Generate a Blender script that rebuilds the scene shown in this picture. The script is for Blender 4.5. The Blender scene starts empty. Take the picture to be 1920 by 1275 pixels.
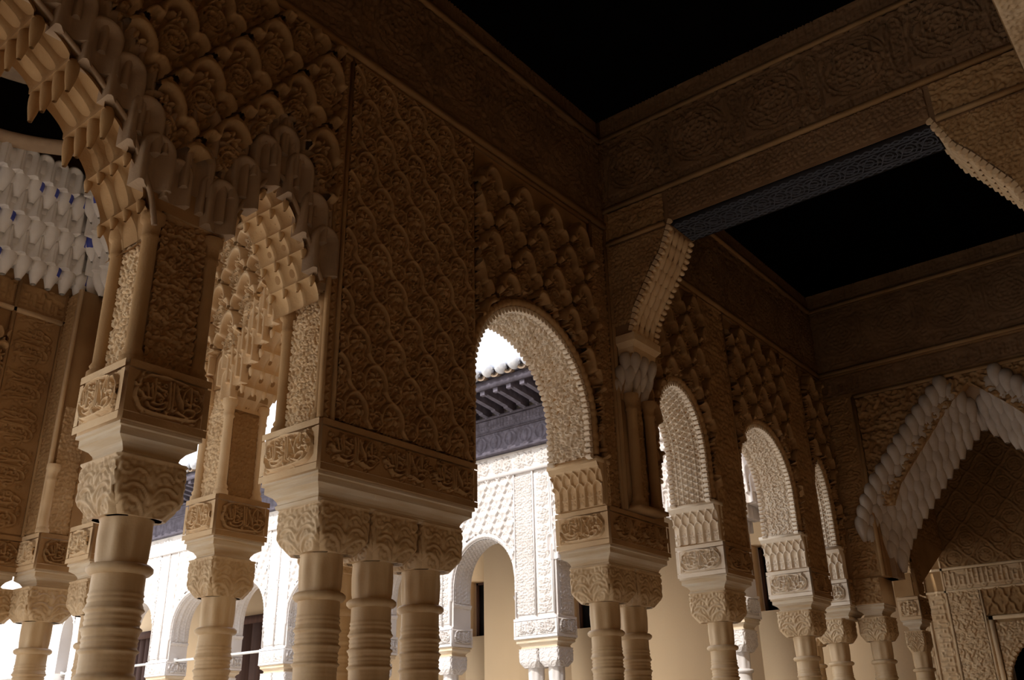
import bpy, math, random
import numpy as np
from mathutils import Matrix, Vector
random.seed(7)
rng = np.random.default_rng(7)
PI = math.pi
scene = bpy.context.scene
C = scene.collection

# ------------------------------------------------------------------ camera
YAW, PITCH, ROLL = math.radians(38.1758), math.radians(23.3746), math.radians(-1.2801)
fw = Vector((math.cos(PITCH)*math.cos(YAW), math.cos(PITCH)*math.sin(YAW), math.sin(PITCH)))
r0 = Vector((math.sin(YAW), -math.cos(YAW), 0)); u0 = r0.cross(fw)
rr = math.cos(ROLL)*r0 + math.sin(ROLL)*u0; uu = -math.sin(ROLL)*r0 + math.cos(ROLL)*u0
cam_d = bpy.data.cameras.new('camera'); cam = bpy.data.objects.new('camera', cam_d); C.objects.link(cam)
cam_d.sensor_fit = 'HORIZONTAL'; cam_d.sensor_width = 36; cam_d.lens = 1736.66/1920*36
cam_d.clip_start = 0.02; cam_d.clip_end = 500
cam.matrix_world = Matrix(((rr.x, uu.x, -fw.x, 0), (rr.y, uu.y, -fw.y, 0), (rr.z, uu.z, -fw.z, 1.6), (0, 0, 0, 1)))
scene.camera = cam

# ------------------------------------------------------------------ sky, sun, exposure
wd = bpy.data.worlds.new('world'); scene.world = wd; wd.use_nodes = True
nt = wd.node_tree; nt.nodes.clear()
tc = nt.nodes.new('ShaderNodeTexCoord'); sx = nt.nodes.new('ShaderNodeSeparateXYZ'); cr_ = nt.nodes.new('ShaderNodeValToRGB')
bgn = nt.nodes.new('ShaderNodeBackground'); wo = nt.nodes.new('ShaderNodeOutputWorld')
cr_.color_ramp.elements[0].position = 0.0; cr_.color_ramp.elements[0].color = (1.0, 0.97, 0.92, 1)
cr_.color_ramp.elements[1].position = 1.0; cr_.color_ramp.elements[1].color = (0.34, 0.50, 0.88, 1)
e_ = cr_.color_ramp.elements.new(0.45); e_.color = (0.88, 0.92, 1.0, 1)
bgn.inputs['Strength'].default_value = 2.3
nt.links.new(tc.outputs['Generated'], sx.inputs[0]); nt.links.new(sx.outputs['Z'], cr_.inputs[0])
nt.links.new(cr_.outputs[0], bgn.inputs[0]); nt.links.new(bgn.outputs[0], wo.inputs[0])
SUN_AZ, SUN_EL = math.radians(6), math.radians(41)
s_d = bpy.data.lights.new('sun', 'SUN'); s_d.energy = 3.6; s_d.angle = math.radians(0.6); s_d.color = (1.0, 0.955, 0.89)
sun = bpy.data.objects.new('sun', s_d); C.objects.link(sun); sun.location = (-20, 5, 25)
sdir = Vector((-math.cos(SUN_EL)*math.cos(SUN_AZ), math.cos(SUN_EL)*math.sin(SUN_AZ), math.sin(SUN_EL)))
sun.rotation_euler = sdir.to_track_quat('Z', 'Y').to_euler()
vs = scene.view_settings
scene.display_settings.display_device = 'sRGB'
vs.view_transform = 'Standard'; vs.look = 'None'; vs.gamma = 1; vs.use_curve_mapping = False
vs.exposure = -0.15
scene.cycles.max_bounces = 12; scene.cycles.diffuse_bounces = 5

# ------------------------------------------------------------------ materials
def mat(name, col, col2=None, scale=6.0, rough=0.9, bump=0.0, bscale=120.0, stretch=None, detail=5.0, spec=0.25):
    m = bpy.data.materials.new(name); m.use_nodes = True
    t = m.node_tree; p = t.nodes['Principled BSDF']
    p.inputs['Roughness'].default_value = rough; p.inputs['Specular IOR Level'].default_value = spec
    g = t.nodes.new('ShaderNodeNewGeometry'); src = g.outputs['Position']
    if stretch:
        mp = t.nodes.new('ShaderNodeMapping'); mp.inputs['Scale'].default_value = stretch
        t.links.new(src, mp.inputs[0]); src = mp.outputs[0]
    n = t.nodes.new('ShaderNodeTexNoise'); n.inputs['Scale'].default_value = scale; n.inputs['Detail'].default_value = detail
    t.links.new(src, n.inputs['Vector'])
    mx = t.nodes.new('ShaderNodeMix'); mx.data_type = 'RGBA'
    mr = t.nodes.new('ShaderNodeMapRange'); mr.inputs['From Min'].default_value = 0.3; mr.inputs['From Max'].default_value = 0.7
    t.links.new(n.outputs['Fac'], mr.inputs['Value']); t.links.new(mr.outputs[0], mx.inputs[0])
    mx.inputs[6].default_value = (*col, 1); mx.inputs[7].default_value = (*(col2 or col), 1)
    t.links.new(mx.outputs[2], p.inputs['Base Color'])
    if bump:
        n2 = t.nodes.new('ShaderNodeTexNoise'); n2.inputs['Scale'].default_value = bscale; n2.inputs['Detail'].default_value = 4
        t.links.new(g.outputs['Position'], n2.inputs['Vector'])
        b = t.nodes.new('ShaderNodeBump'); b.inputs['Strength'].default_value = bump; b.inputs['Distance'].default_value = 0.004
        t.links.new(n2.outputs['Fac'], b.inputs['Height']); t.links.new(b.outputs[0], p.inputs['Normal'])
    return m
M = {}
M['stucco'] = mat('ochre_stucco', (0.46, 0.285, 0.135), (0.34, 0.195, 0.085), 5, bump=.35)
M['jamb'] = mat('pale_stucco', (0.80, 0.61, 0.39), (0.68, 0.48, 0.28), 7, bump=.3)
M['muq'] = mat('muqarnas_plaster', (0.44, 0.31, 0.20), (0.33, 0.225, 0.145), 9, bump=.3)
M['muqw'] = mat('white_muqarnas_plaster', (0.84, 0.80, 0.76), (0.72, 0.67, 0.62), 9, bump=.3)
M['muqp'] = mat('greyed_muqarnas_plaster', (0.56, 0.48, 0.40), (0.44, 0.36, 0.29), 9, bump=.3)
M['cream'] = mat('cream_stucco', (0.90, 0.78, 0.62), (0.80, 0.66, 0.50), 7, bump=.3)
M['gold'] = mat('golden_stucco', (0.66, 0.45, 0.24), (0.52, 0.34, 0.17), 7, bump=.3)
M['frieze'] = mat('shade_brown_stucco', (0.30, 0.18, 0.095), (0.21, 0.12, 0.06), 5, bump=.35)  # darker than the ochre stucco: dimness high on the walls put into the colour
M['blue'] = mat('blue_paint', (0.05, 0.07, 0.42), (0.12, 0.14, 0.45), 30)
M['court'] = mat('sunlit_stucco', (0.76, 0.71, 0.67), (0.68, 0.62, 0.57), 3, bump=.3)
M['marble'] = mat('cream_marble', (0.68, 0.51, 0.31), (0.50, 0.33, 0.17), 2.2, rough=.55, stretch=(6, 6, 1.2), bump=.15, spec=.4)
M['abacus'] = mat('abacus_plaster', (0.72, 0.63, 0.50), (0.60, 0.45, 0.28), 3, stretch=(1.5, 1.5, 22), bump=.2)
M['wood'] = mat('weathered_wood', (0.17, 0.15, 0.18), (0.10, 0.085, 0.10), 14, bump=.4)
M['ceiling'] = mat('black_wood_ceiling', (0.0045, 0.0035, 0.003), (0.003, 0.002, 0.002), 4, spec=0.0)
M['beige'] = mat('beige_plaster', (0.92, 0.70, 0.45), (0.84, 0.62, 0.38), 1.1, stretch=(1, 1, .3), bump=.2, bscale=40)
M['dark'] = mat('dark_void', (0.01, 0.008, 0.007), None, 5)
M['floor'] = mat('marble_floor', (0.66, 0.55, 0.42), (0.58, 0.48, 0.36), 1.5, rough=.5)
M['ground'] = mat('court_gravel', (0.74, 0.68, 0.58), (0.66, 0.60, 0.50), 8)
M['tile'] = mat('clay_tile', (0.42, 0.30, 0.20), (0.30, 0.22, 0.16), 16, bump=.4)
M['tilew'] = mat('limewashed_tile', (0.70, 0.68, 0.66), (0.50, 0.50, 0.52), 18, bump=.4)
M['strap'] = mat('grey_strapwork', (0.085, 0.09, 0.11), (0.06, 0.065, 0.08), 20)
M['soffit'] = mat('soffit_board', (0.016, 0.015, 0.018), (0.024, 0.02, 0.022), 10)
M['curtain'] = mat('brown_wood_door', (0.12, 0.062, 0.045), (0.085, 0.045, 0.034), 3, stretch=(6, 6, .5))
M['white'] = mat('white_paint', (0.75, 0.72, 0.68), (0.68, 0.65, 0.6), 3)

# ------------------------------------------------------------------ mesh helpers
def mesh_np(name, V, F, smooth=False):
    V = np.asarray(V, np.float32); F = np.asarray(F, np.int32)
    me = bpy.data.meshes.new(name)
    me.vertices.add(len(V)); me.vertices.foreach_set('co', V.ravel())
    me.loops.add(F.size); me.loops.foreach_set('vertex_index', F.ravel())
    me.polygons.add(len(F)); me.polygons.foreach_set('loop_start', np.arange(0, F.size, F.shape[1], dtype=np.int32))
    if smooth: me.polygons.foreach_set('use_smooth', np.ones(len(F), bool))
    me.update(calc_edges=True)
    return me
def grid_faces(ny, nx, off=0, wrap=False):
    i, j = np.meshgrid(np.arange(ny-1), np.arange(nx if wrap else nx-1), indexing='ij')
    j2 = (j+1) % nx
    return (np.stack([i*nx+j, i*nx+j2, (i+1)*nx+j2, (i+1)*nx+j], -1).reshape(-1, 4) + off)
def grid_mesh(name, P, mask=None, smooth=True, wrap=False):
    ny, nx = P.shape[:2]; F = grid_faces(ny, nx, wrap=wrap); V = P.reshape(-1, 3)
    if mask is not None:
        F = F[mask.ravel()]
        if len(F) == 0: return None
        used = np.unique(F); mp = np.zeros(len(V), int); mp[used] = np.arange(len(used)); V = V[used]; F = mp[F]
    return mesh_np(name, V, F, smooth)
class MB:
    def __init__(s): s.V = []; s.F = []; s.n = 0
    def add(s, V, F):
        V = np.asarray(V, float).reshape(-1, 3); s.V.append(V); s.F.append(np.asarray(F, int).reshape(-1, 4) + s.n); s.n += len(V); return s
    def box(s, x0, x1, y0, y1, z0, z1):
        V = [(x, y, z) for z in (z0, z1) for y in (y0, y1) for x in (x0, x1)]
        return s.add(V, [(0, 2, 3, 1), (4, 5, 7, 6), (0, 1, 5, 4), (2, 6, 7, 3), (0, 4, 6, 2), (1, 3, 7, 5)])
    def grid(s, P, wrap=False):
        return s.add(P.reshape(-1, 3), grid_faces(P.shape[0], P.shape[1], wrap=wrap))
    def loft(s, rings, cap=True):                 # rings: list of (n,3) closed loops
        P = np.array(rings, float); s.grid(P, wrap=True); n = P.shape[1]
        if cap:
            for k, rev in ((0, True), (len(rings)-1, False)):
                c = P[k].mean(0); idx = np.arange(n); j = (idx+1) % n
                V = np.vstack([P[k], c]); F = np.stack([idx, j, np.full(n, n), np.full(n, n)], -1)
                s.add(V, F[:, ::-1] if rev else F)
        return s
    def lathe(s, prof, n=32, c=(0, 0, 0), flute=None):
        a = np.linspace(0, 2*PI, n, endpoint=False); R = []
        for r, z in prof:
            q = r*np.ones(n)
            if flute: q = r*(1+flute(a, z))
            R.append(np.stack([c[0]+q*np.cos(a), c[1]+q*np.sin(a), np.full(n, c[2]+z)], -1))
        return s.loft(R)
    def rect(s, x0, x1, y0, y1, prof):            # prof: list of (outward offset, z)
        R = []
        for o, z in prof: R.append([(x0-o, y0-o, z), (x1+o, y0-o, z), (x1+o, y1+o, z), (x0-o, y1+o, z)])
        return s.loft(R)
    def tube(s, path, r, n=8, radii=None):
        path = np.asarray(path, float); T = np.gradient(path, axis=0); T /= np.linalg.norm(T, axis=1)[:, None]
        up = np.array([0, 0, 1.]) if abs(T[0][2]) < .9 else np.array([1., 0, 0])
        R = []; N = np.cross(T[0], up); N /= np.linalg.norm(N)
        for k in range(len(path)):
            N = N - T[k]*np.dot(N, T[k]); N /= np.linalg.norm(N); B = np.cross(T[k], N)
            a = np.linspace(0, 2*PI, n, endpoint=False); q = r if radii is None else radii[k]
            R.append(path[k] + q*(np.cos(a)[:, None]*N + np.sin(a)[:, None]*B))
        return s.loft(R)
    def mesh(s, name, smooth=False): 
        V = np.vstack(s.V); F = np.vstack(s.F)
        quad = F[:, 2] != F[:, 3]
        if quad.all(): return mesh_np(name, V, F, smooth)
        me = bpy.data.meshes.new(name)
        me.from_pydata(V.tolist(), [], [tuple(f) if q else tuple(f[:3]) for f, q in zip(F.tolist(), quad)])
        if smooth: me.polygons.foreach_set('use_smooth', np.ones(len(me.polygons), bool))
        return me

def tag(o, label=None, cat=None, group=None, kind=None):
    for k, v in (('label', label), ('category', cat), ('group', group), ('kind', kind)):
        if v: o[k] = v
    return o
VAR = {}
def link(name, me, m=None, parent=None, mw=None):
    if isinstance(m, str) and len(me.materials) == 1 and me.materials[0] != M[m]:      # same shape, other material
        if (me.name, m) not in VAR:
            VAR[(me.name, m)] = me.copy(); VAR[(me.name, m)].materials.clear()
        me = VAR[(me.name, m)]
    if m is not None and me is not None and not me.materials:
        for q in (m if isinstance(m, (list, tuple)) else [m]): me.materials.append(M[q] if isinstance(q, str) else q)
    o = bpy.data.objects.new(name, me); C.objects.link(o)
    if parent is not None:
        o.parent = parent; o.matrix_parent_inverse = Matrix.Translation(-WL[parent.name])
        WL[o.name] = Vector((0, 0, 0)) if mw is None else mw.translation.copy()
    else: WL[o.name] = Vector((0, 0, 0)) if mw is None else mw.translation.copy()
    if mw is not None: o.matrix_basis = mw
    return o
WL = {}
def thing(name, loc, label, cat, group=None):
    o = bpy.data.objects.new(name, None); C.objects.link(o); o.location = loc; o.empty_display_size = .1
    WL[o.name] = Vector(loc); return tag(o, label, cat, group, 'thing')
def structure(name, me, m): return tag(link(name, me, m), kind='structure')
def xf(x, y, z, th=0.0, sx=1.0, sy=1.0, sz=1.0):
    return Matrix.Translation((x, y, z)) @ Matrix.Rotation(th, 4, 'Z') @ Matrix.Diagonal((sx, sy, sz, 1))

# ------------------------------------------------------------------ carved-relief tiles
def crom(pts, n=7, closed=False):
    P = np.asarray(pts, float)
    if closed: P = np.vstack([P[-1], P, P[0], P[1]])
    else: P = np.vstack([2*P[0]-P[1], P, 2*P[-1]-P[-2]])
    out = []
    for k in range(1, len(P)-2):
        t = np.linspace(0, 1, n, endpoint=False)[:, None]; a, b, c, d = P[k-1], P[k], P[k+1], P[k+2]
        out.append(.5*(2*b + (c-a)*t + (2*a-5*b+4*c-d)*t**2 + (3*b-a-3*c+d)*t**3))
    out.append(P[-2][None]); return np.vstack(out)
def circ(cx, cy, r, n=14, ry=None): 
    a = np.linspace(0, 2*PI, n+1); return np.stack([cx+r*np.cos(a), cy+(ry or r)*np.sin(a)], -1)
def spiral(cx, cy, r, turns, a0, sgn=1, n=16):
    t = np.linspace(0, 1, n); a = a0+sgn*turns*2*PI*t; q = r*(1-.8*t)
    return np.stack([cx+q*np.cos(a), cy+q*np.sin(a)], -1)
PAD = .014
class Tile:
    def __init__(s, W, H, res, periodic=True):
        s.W, s.H, s.per = W, H, periodic; s.nx = max(8, int(round(W/res))); s.ny = max(8, int(round(H/res)))
        s.dx, s.dy = W/s.nx, H/s.ny; s.A = np.zeros((s.ny, s.nx)); s.D = np.full((s.ny, s.nx), 1e3)
        s.x = (np.arange(s.nx)+.5)*s.dx; s.y = (np.arange(s.ny)+.5)*s.dy
    def _put(s, x0, x1, y0, y1, fn):
        offs = [(a, b) for a in (-1, 0, 1) for b in (-1, 0, 1)] if s.per else [(0, 0)]
        for a, b in offs:
            ox, oy = a*s.W, b*s.H
            i = np.nonzero((s.x > x0+ox) & (s.x < x1+ox))[0]; j = np.nonzero((s.y > y0+oy) & (s.y < y1+oy))[0]
            if len(i) == 0 or len(j) == 0: continue
            X, Y = np.meshgrid(s.x[i]-ox, s.y[j]-oy); sl = np.s_[j[0]:j[-1]+1, i[0]:i[-1]+1]
            h_, d_ = fn(X, Y); s.A[sl] = np.maximum(s.A[sl], h_); s.D[sl] = np.minimum(s.D[sl], d_)
    def stroke(s, pts, w, h=1.0, flat=.5):
        P = np.asarray(pts, float); w_ = w
        def fn(X, Y):
            D = np.full(X.shape, 1e9)
            for a, b in zip(P[:-1], P[1:]):
                d = b-a; L = max(d@d, 1e-12); t = np.clip(((X-a[0])*d[0]+(Y-a[1])*d[1])/L, 0, 1)
                D = np.minimum(D, (X-a[0]-t*d[0])**2+(Y-a[1]-t*d[1])**2)
            q = np.sqrt(D)/w_; return h*np.clip((1-q)/(1-flat), 0, 1)**.6, np.sqrt(D)-w_
        g = w+PAD; s._put(P[:, 0].min()-g, P[:, 0].max()+g, P[:, 1].min()-g, P[:, 1].max()+g, fn); return s
    def blob(s, cx, cy, rx, ry, ang=0, h=1.0):
        R = max(rx, ry); ca, sa = math.cos(ang), math.sin(ang)
        def fn(X, Y):
            u = ((X-cx)*ca+(Y-cy)*sa)/rx; v = (-(X-cx)*sa+(Y-cy)*ca)/ry
            q = u*u+v*v; return h*np.clip(1.25*(1-q), 0, 1)**.5, (np.sqrt(q)-1)*min(rx, ry)
        R += PAD; s._put(cx-R, cx+R, cy-R, cy+R, fn); return s
    def flower(s, cx, cy, r, n=6, h=.8, a0=.3):
        for k in range(n):
            a = a0+2*PI*k/n; s.blob(cx+.6*r*math.cos(a), cy+.6*r*math.sin(a), .5*r, .2*r, a, h)
        s.blob(cx, cy, .2*r, .2*r, 0, h); return s
    def ground(s, gap, level=.72):
        """leave a narrow drilled channel round every stroke and bring the rest of the ground up as flat leaf"""
        s.A = np.maximum(s.A, level*np.clip((s.D-gap)/(.35*gap), 0, 1)); return s
    def sample(s, u, v):
        fx = u/s.dx-.5; fy = v/s.dy-.5
        if s.per:
            i0 = np.floor(fx).astype(int); j0 = np.floor(fy).astype(int); a = fx-i0; b = fy-j0
            i1, j1 = (i0+1) % s.nx, (j0+1) % s.ny; i0 %= s.nx; j0 %= s.ny
        else:
            fx = np.clip(fx, 0, s.nx-1.001); fy = np.clip(fy, 0, s.ny-1.001)
            i0 = fx.astype(int); j0 = fy.astype(int); a = fx-i0; b = fy-j0; i1, j1 = i0+1, j0+1
        A = s.A; return (A[j0, i0]*(1-a)+A[j0, i1]*a)*(1-b)+(A[j1, i0]*(1-a)+A[j1, i1]*a)*b
T = {}
def t_vine():
    t = Tile(.2, .28, .002); mir = lambda p: [(-x, y) for x, y in p]
    for ox, oy in ((.1, .07), (0, .21)):
        S = lambda p: [(x+ox, y+oy) for x, y in p]
        t.stroke(S(crom([(-.058, -.035), (-.060, .0), (-.040, .042), (0, .064), (.040, .042), (.060, .0), (.058, -.035)])), .0072, 1, .55)
        for f in (lambda p: p, mir):
            t.stroke(S(f(crom([(0, .064), (.022, .080), (.042, .105)]))), .0072, 1, .55)
            t.stroke(S(f(spiral(-.073, -.034, .015, 1.15, 0, -1).tolist())), .0048, .95)
            t.stroke(S(f(crom([(.06, .0), (.075, .012), (.088, .006)]))), .0045, .8)
            t.blob(ox+f([(.080, .040)])[0][0], oy+.040, .012, .006, .8*(1 if f is mir else -1), .7)
            t.stroke(S(f([(-.026, -.040), (-.036, -.060), (-.022, -.078)])), .0045, .65)
            t.blob(ox+f([(.030, -.03)])[0][0], oy-.036, .010, .005, 1.0*(1 if f is mir else -1), .6)
        t.flower(ox, oy+.006, .036, 6, .92); t.stroke(circ(ox, oy-.064, .013), .0042, .8); t.blob(ox, oy-.064, .005, .005, 0, .8)
        t.flower(ox+.1, oy+.0, .028, 5, .8, .9); t.blob(ox+.1, oy+.058, .007, .013, 0, .55); t.blob(ox+.1, oy-.05, .006, .010, 0, .55)
    return t
def t_fill(W, H, n, w, r, seed):
    g = np.random.default_rng(seed); t = Tile(W, H, w*.55); nx = max(1, round(W/n)); ny = max(1, round(H/n))
    for i in range(nx):
        for j in range(ny):
            cx = (i+.5+g.uniform(-.22, .22)+.5*(j % 2))*W/nx; cy = (j+.5+g.uniform(-.22, .22))*H/ny; k = g.integers(0, 4); a = g.uniform(0, 6.28)
            if k < 2: t.stroke(spiral(cx, cy, r, g.uniform(.7, 1.2), a, 1 if g.random() < .5 else -1), w)
            elif k == 2: t.flower(cx, cy, r*1.15, 5, .9, a)
            else:
                t.stroke(crom([(cx-r*math.cos(a), cy-r*math.sin(a)), (cx+r*.4*math.sin(a), cy-.4*r*math.cos(a)), (cx+r*math.cos(a), cy+r*math.sin(a))]), w)
                t.blob(cx+.8*r*math.cos(a), cy+.8*r*math.sin(a), .5*r, .28*r, a+.6, .9)
    return t
def t_geo(p=.042, w=.0036):
    t = Tile(p, p*math.sqrt(3), .0016); H = p*math.sqrt(3)
    for b in (0.25, .75): t.stroke([(-p, H*b), (2*p, H*b)], w)
    for k in (-1, 0, 1, 2):
        t.stroke([(k*p-.5*p, -H*.5), (k*p+1.0*p, H)], w); t.stroke([(k*p+1.0*p, -H*.5), (k*p-.5*p, H)], w)
    for cx, cy in ((.25*p, 0), (.75*p, .5*H)): t.blob(cx, cy, .10*p, .10*p, 0, .95)
    return t
# the cursive motto, strokes traced in the frame of one cartouche (x right, y down) and squared up below
TX = [[(800, 520), (805, 580), (840, 625), (872, 622), (878, 540), (870, 425)], [(930, 430), (928, 590), (905, 640), (876, 622)], [(985, 365), (968, 560), (945, 665), (915, 700)],
      [(860, 690), (885, 745), (950, 782), (1050, 788), (1108, 752), (1125, 690)], [(930, 695), (1000, 722), (1060, 712), (1095, 690)], [(1130, 540), (1065, 520), (1000, 470)],
      [(1182, 405), (1172, 600), (1150, 785)], [(1232, 415), (1212, 620), (1192, 765), (1212, 808), (1248, 770)], [(1265, 445), (1300, 600), (1335, 700), (1340, 785)],
      [(1340, 765), (1350, 620), (1395, 525), (1445, 478)], [(1478, 495), (1462, 640), (1445, 765)], [(1262, 820), (1330, 872), (1400, 908), (1480, 882), (1505, 822), (1440, 790), (1370, 800), (1325, 870)],
      [(1500, 720), (1560, 735), (1590, 790), (1540, 830)], [(1000, 560), (1050, 600), (1080, 640)], [(1400, 700), (1430, 720), (1500, 700)]]
TR = [(780, 530, 26), (1110, 465, 30), (1108, 580, 28), (1040, 668, 24), (1530, 640, 30), (1540, 775, 22), (1400, 655, 24), (1110, 832, 20), (1020, 420, 16), (1300, 500, 14)]
CT = [(722, 600), (745, 500), (775, 470), (800, 370), (860, 335), (930, 305), (1170, 350), (1420, 440), (1500, 500), (1560, 520), (1600, 600), (1640, 690), (1630, 800), (1590, 880), (1500, 940), (1290, 910), (1000, 850), (830, 790), (770, 740), (745, 660)]
def sq(p):
    q = []
    for x, y in p:
        dx, dy = x-735, y-250; det = 955*520+245*75
        q.append(((dx*520+dy*75)/det, 1-(-245*dx+955*dy)/det))
    return np.array(q)
def t_text(W, H, nrep=1, cart=True, w=.0047, seed=1):
    t = Tile(W, H, .0019, periodic=False); g = np.random.default_rng(seed); L = W/nrep
    for k in range(nrep):
        f = lambda p: np.stack([k*L+sq(p)[:, 0]*L, .06*H+.9*sq(p)[:, 1]*H], -1)
        for s_ in TX: t.stroke(crom(f(s_)), w)
        for x, y, r in TR: 
            c = f([(x, y)])[0]; t.stroke(circ(c[0], c[1], r/560*H*.8, 10), w*.8)
        if cart: t.stroke(crom(f(CT), closed=True), w*.85, .9)
        for m in range(44):
            cx, cy = k*L+g.uniform(.04, .96)*L, g.uniform(.08, .95)*H; t.stroke(spiral(cx, cy, .010, .9, g.uniform(0, 6), 1), w*.55, .6)
    return t.ground(w*1.2, .22)
def t_kufic(W, H, w=.006, seed=3, vert=False):
    t = Tile(W, H, .003); g = np.random.default_rng(seed); x = .0
    n = max(4, int(W/.045))
    for k in range(n):
        x = (k+.5)*W/n; hh = g.choice([.9, .9, .55, .75])*H
        t.stroke([(x, .18*H), (x, hh)], w)
        if k % 3 == 0: t.stroke([(x, .2*H), (x+.8*W/n, .2*H), (x+.8*W/n, .42*H), (x+.3*W/n, .42*H)], w*.9)
        if k % 4 == 1: t.stroke(crom([(x, hh), (x+.3*W/n, .7*H), (x+W/n, .75*H)]), w*.7)
        if k % 3 == 2: t.stroke(crom([(x-.4*W/n, .1*H), (x, .05*H), (x+.5*W/n, .15*H)]), w)
        t.stroke(spiral(x+.5*W/n, .6*H, .28*W/n+.004, 1, g.uniform(0, 6)), w*.5, .55)
    t.stroke([(-W, .2*H), (2*W, .2*H)], w*.6, .7)
    return t
def t_frieze():
    W, H = .46, .58; t = Tile(W, H, .0035)
    for r, h in ((.13, 1), (.085, .9)):
        for a0 in (0, PI/4):
            t.stroke([(W/2+r*math.cos(a0+k*PI/2), H*.52+r*math.sin(a0+k*PI/2)) for k in range(5)], .006, h)
    t.flower(W/2, H*.52, .06, 8, .8); t.stroke(circ(W/2, H*.52, .165, 24), .005)
    for y in (.075, H-.04): t.stroke(crom([(W/2-.13, y), (W/2-.11, y+.03), (W/2+.11, y+.03), (W/2+.13, y), (W/2+.11, y-.03), (W/2-.11, y-.03)], closed=True), .005)
    for k in range(9): t.stroke([(W/2-.1+k*.025, .06), (W/2-.1+k*.025, .06+(.035 if k % 3 else .02))], .004, .9); 
    t.stroke(crom([(0, .12), (.035, .17), (.035, .42), (0, .48), (-.035, .42), (-.035, .17)], closed=True), .005)
    for j in range(9): t.stroke(spiral(0.0, .15+j*.037, .014, 1, j), .0035, .8)
    g = np.random.default_rng(5)
    for k in range(120): t.stroke(spiral(g.uniform(0, W), g.uniform(0, H), .013, .9, g.uniform(0, 6), g.choice([-1, 1]), 9), .0035, .62)
    for a in (0, W): 
        t.stroke([(a, 0), (a, .09)], .004)
    return t
def t_med():
    W, H = .3, .34; t = Tile(W, H, .004)
    for ox, oy in ((W/2, H/4), (0, 3*H/4)):
        t.stroke(circ(ox, oy, .075, 20), .006); t.stroke(circ(ox, oy, .05, 16), .004, .8); t.flower(ox, oy, .045, 8, .8)
        for k in range(8):
            a = k*PI/4; t.stroke(spiral(ox+.11*math.cos(a), oy+.11*math.sin(a), .022, 1, a), .004, .8)
        t.stroke(crom([(ox-.15, oy), (ox-.09, oy+.05), (ox, oy+.17), (ox+.09, oy+.05), (ox+.15, oy), (ox+.09, oy-.05), (ox, oy-.17), (ox-.09, oy-.05)], closed=True), .007)
    g = np.random.default_rng(8)
    for k in range(70): t.stroke(spiral(g.uniform(0, W), g.uniform(0, H), .012, .9, g.uniform(0, 6), 1, 9), .0035, .55)
    return t
def t_net():
    W, H = .15, .30; t = Tile(W, H, .003)
    for ox, oy in ((W/2, 0), (0, H/2)):
        for s_ in (-1, 1): t.stroke(crom([(ox, oy+.145), (ox+s_*.012, oy+.10), (ox+s_*.04, oy+.075), (ox+s_*.045, oy+.03), (ox+s_*.075, oy)]), .0072)
        for s_ in (-1, 1): t.stroke(crom([(ox+s_*.075, oy), (ox+s_*.06, oy-.04), (ox+s_*.03, oy-.06), (ox+s_*.028, oy-.11), (ox, oy-.145)]), .0072)
        t.flower(ox, oy+.03, .035, 5, .5); t.blob(ox, oy-.045, .024, .034, 0, .5); t.stroke(circ(ox, oy-.045, .014), .004, .6)
    return t
def t_strap():
    W, H = .2, .27; t = Tile(W, H, .0022)
    for oy in (.03, .24): 
        t.stroke(crom([(x*W/8, oy+.015*math.sin(x*PI/2)) for x in range(-1, 10)]), .0032); t.stroke(crom([(x*W/8, oy-.015*math.sin(x*PI/2)) for x in range(-1, 10)]), .0032)
    for y in (.055, .215): t.stroke([(-W, y), (2*W, y)], .003)
    for k in range(2):
        cx = W/4+k*W/2
        t.stroke(crom([(cx-.05, .135), (cx-.025, .185), (cx+.025, .185), (cx+.05, .135), (cx+.025, .085), (cx-.025, .085)], closed=True), .0032)
        t.stroke(circ(cx, .135, .03, 12), .003); t.stroke(crom([(cx-.05, .07), (cx, .1), (cx+.05, .2)]), .003); t.stroke(crom([(cx-.05, .2), (cx, .17), (cx+.05, .07)]), .003)
        t.stroke(crom([(cx-.05, .16), (cx-.01, .145), (cx+.03, .12), (cx+.05, .11)]), .003)
    return t
def t_niche():                      # small two-tier muqarnas impost: ribs outline stacked niches
    W, H = .11, .235; t = Tile(W, H, .0022)
    for x in (.0, .055): t.stroke([(x, 0), (x, .095)], .0058); t.stroke(crom([(x, .095), (x+.008, .115), (x+.0275, .130), (x+.047, .115), (x+.055, .095)]), .0058)
    for x in (.0275, .0825): t.stroke(crom([(x, .130), (x+.006, .165), (x+.0275, .190), (x+.049, .165), (x+.055, .130)]), .0055)
    for x in (.0275, .0825): t.stroke([(x, .128), (x, .15)], .005)
    t.stroke([(-W, .212), (2*W, .212)], .018, 1.0, .8)
    for x in (.0275, .0825): t.flower(x, .05, .022, 5, .35); t.blob(x, .02, .012, .012, 0, .3)
    return t
def t_rope(): 
    t = Tile(.014, .02, .0016); t.stroke([(-.014, -.01), (.028, .05)], .0035); t.stroke([(0, -.02), (.042, .04)], .0035); return t
def t_scroll():
    t = Tile(.07, .045, .0016)
    t.stroke(crom([(-.07, .012), (-.052, .03), (-.035, .012), (-.017, .03), (0, .012), (.017, .03), (.035, .012), (.052, .03), (.07, .012), (.087, .03), (.105, .012)]), .004)
    for k in range(4): t.stroke(spiral(.0087+k*.0175, .022, .006, 1, k*PI, 1), .0028, .8)
    return t
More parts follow.
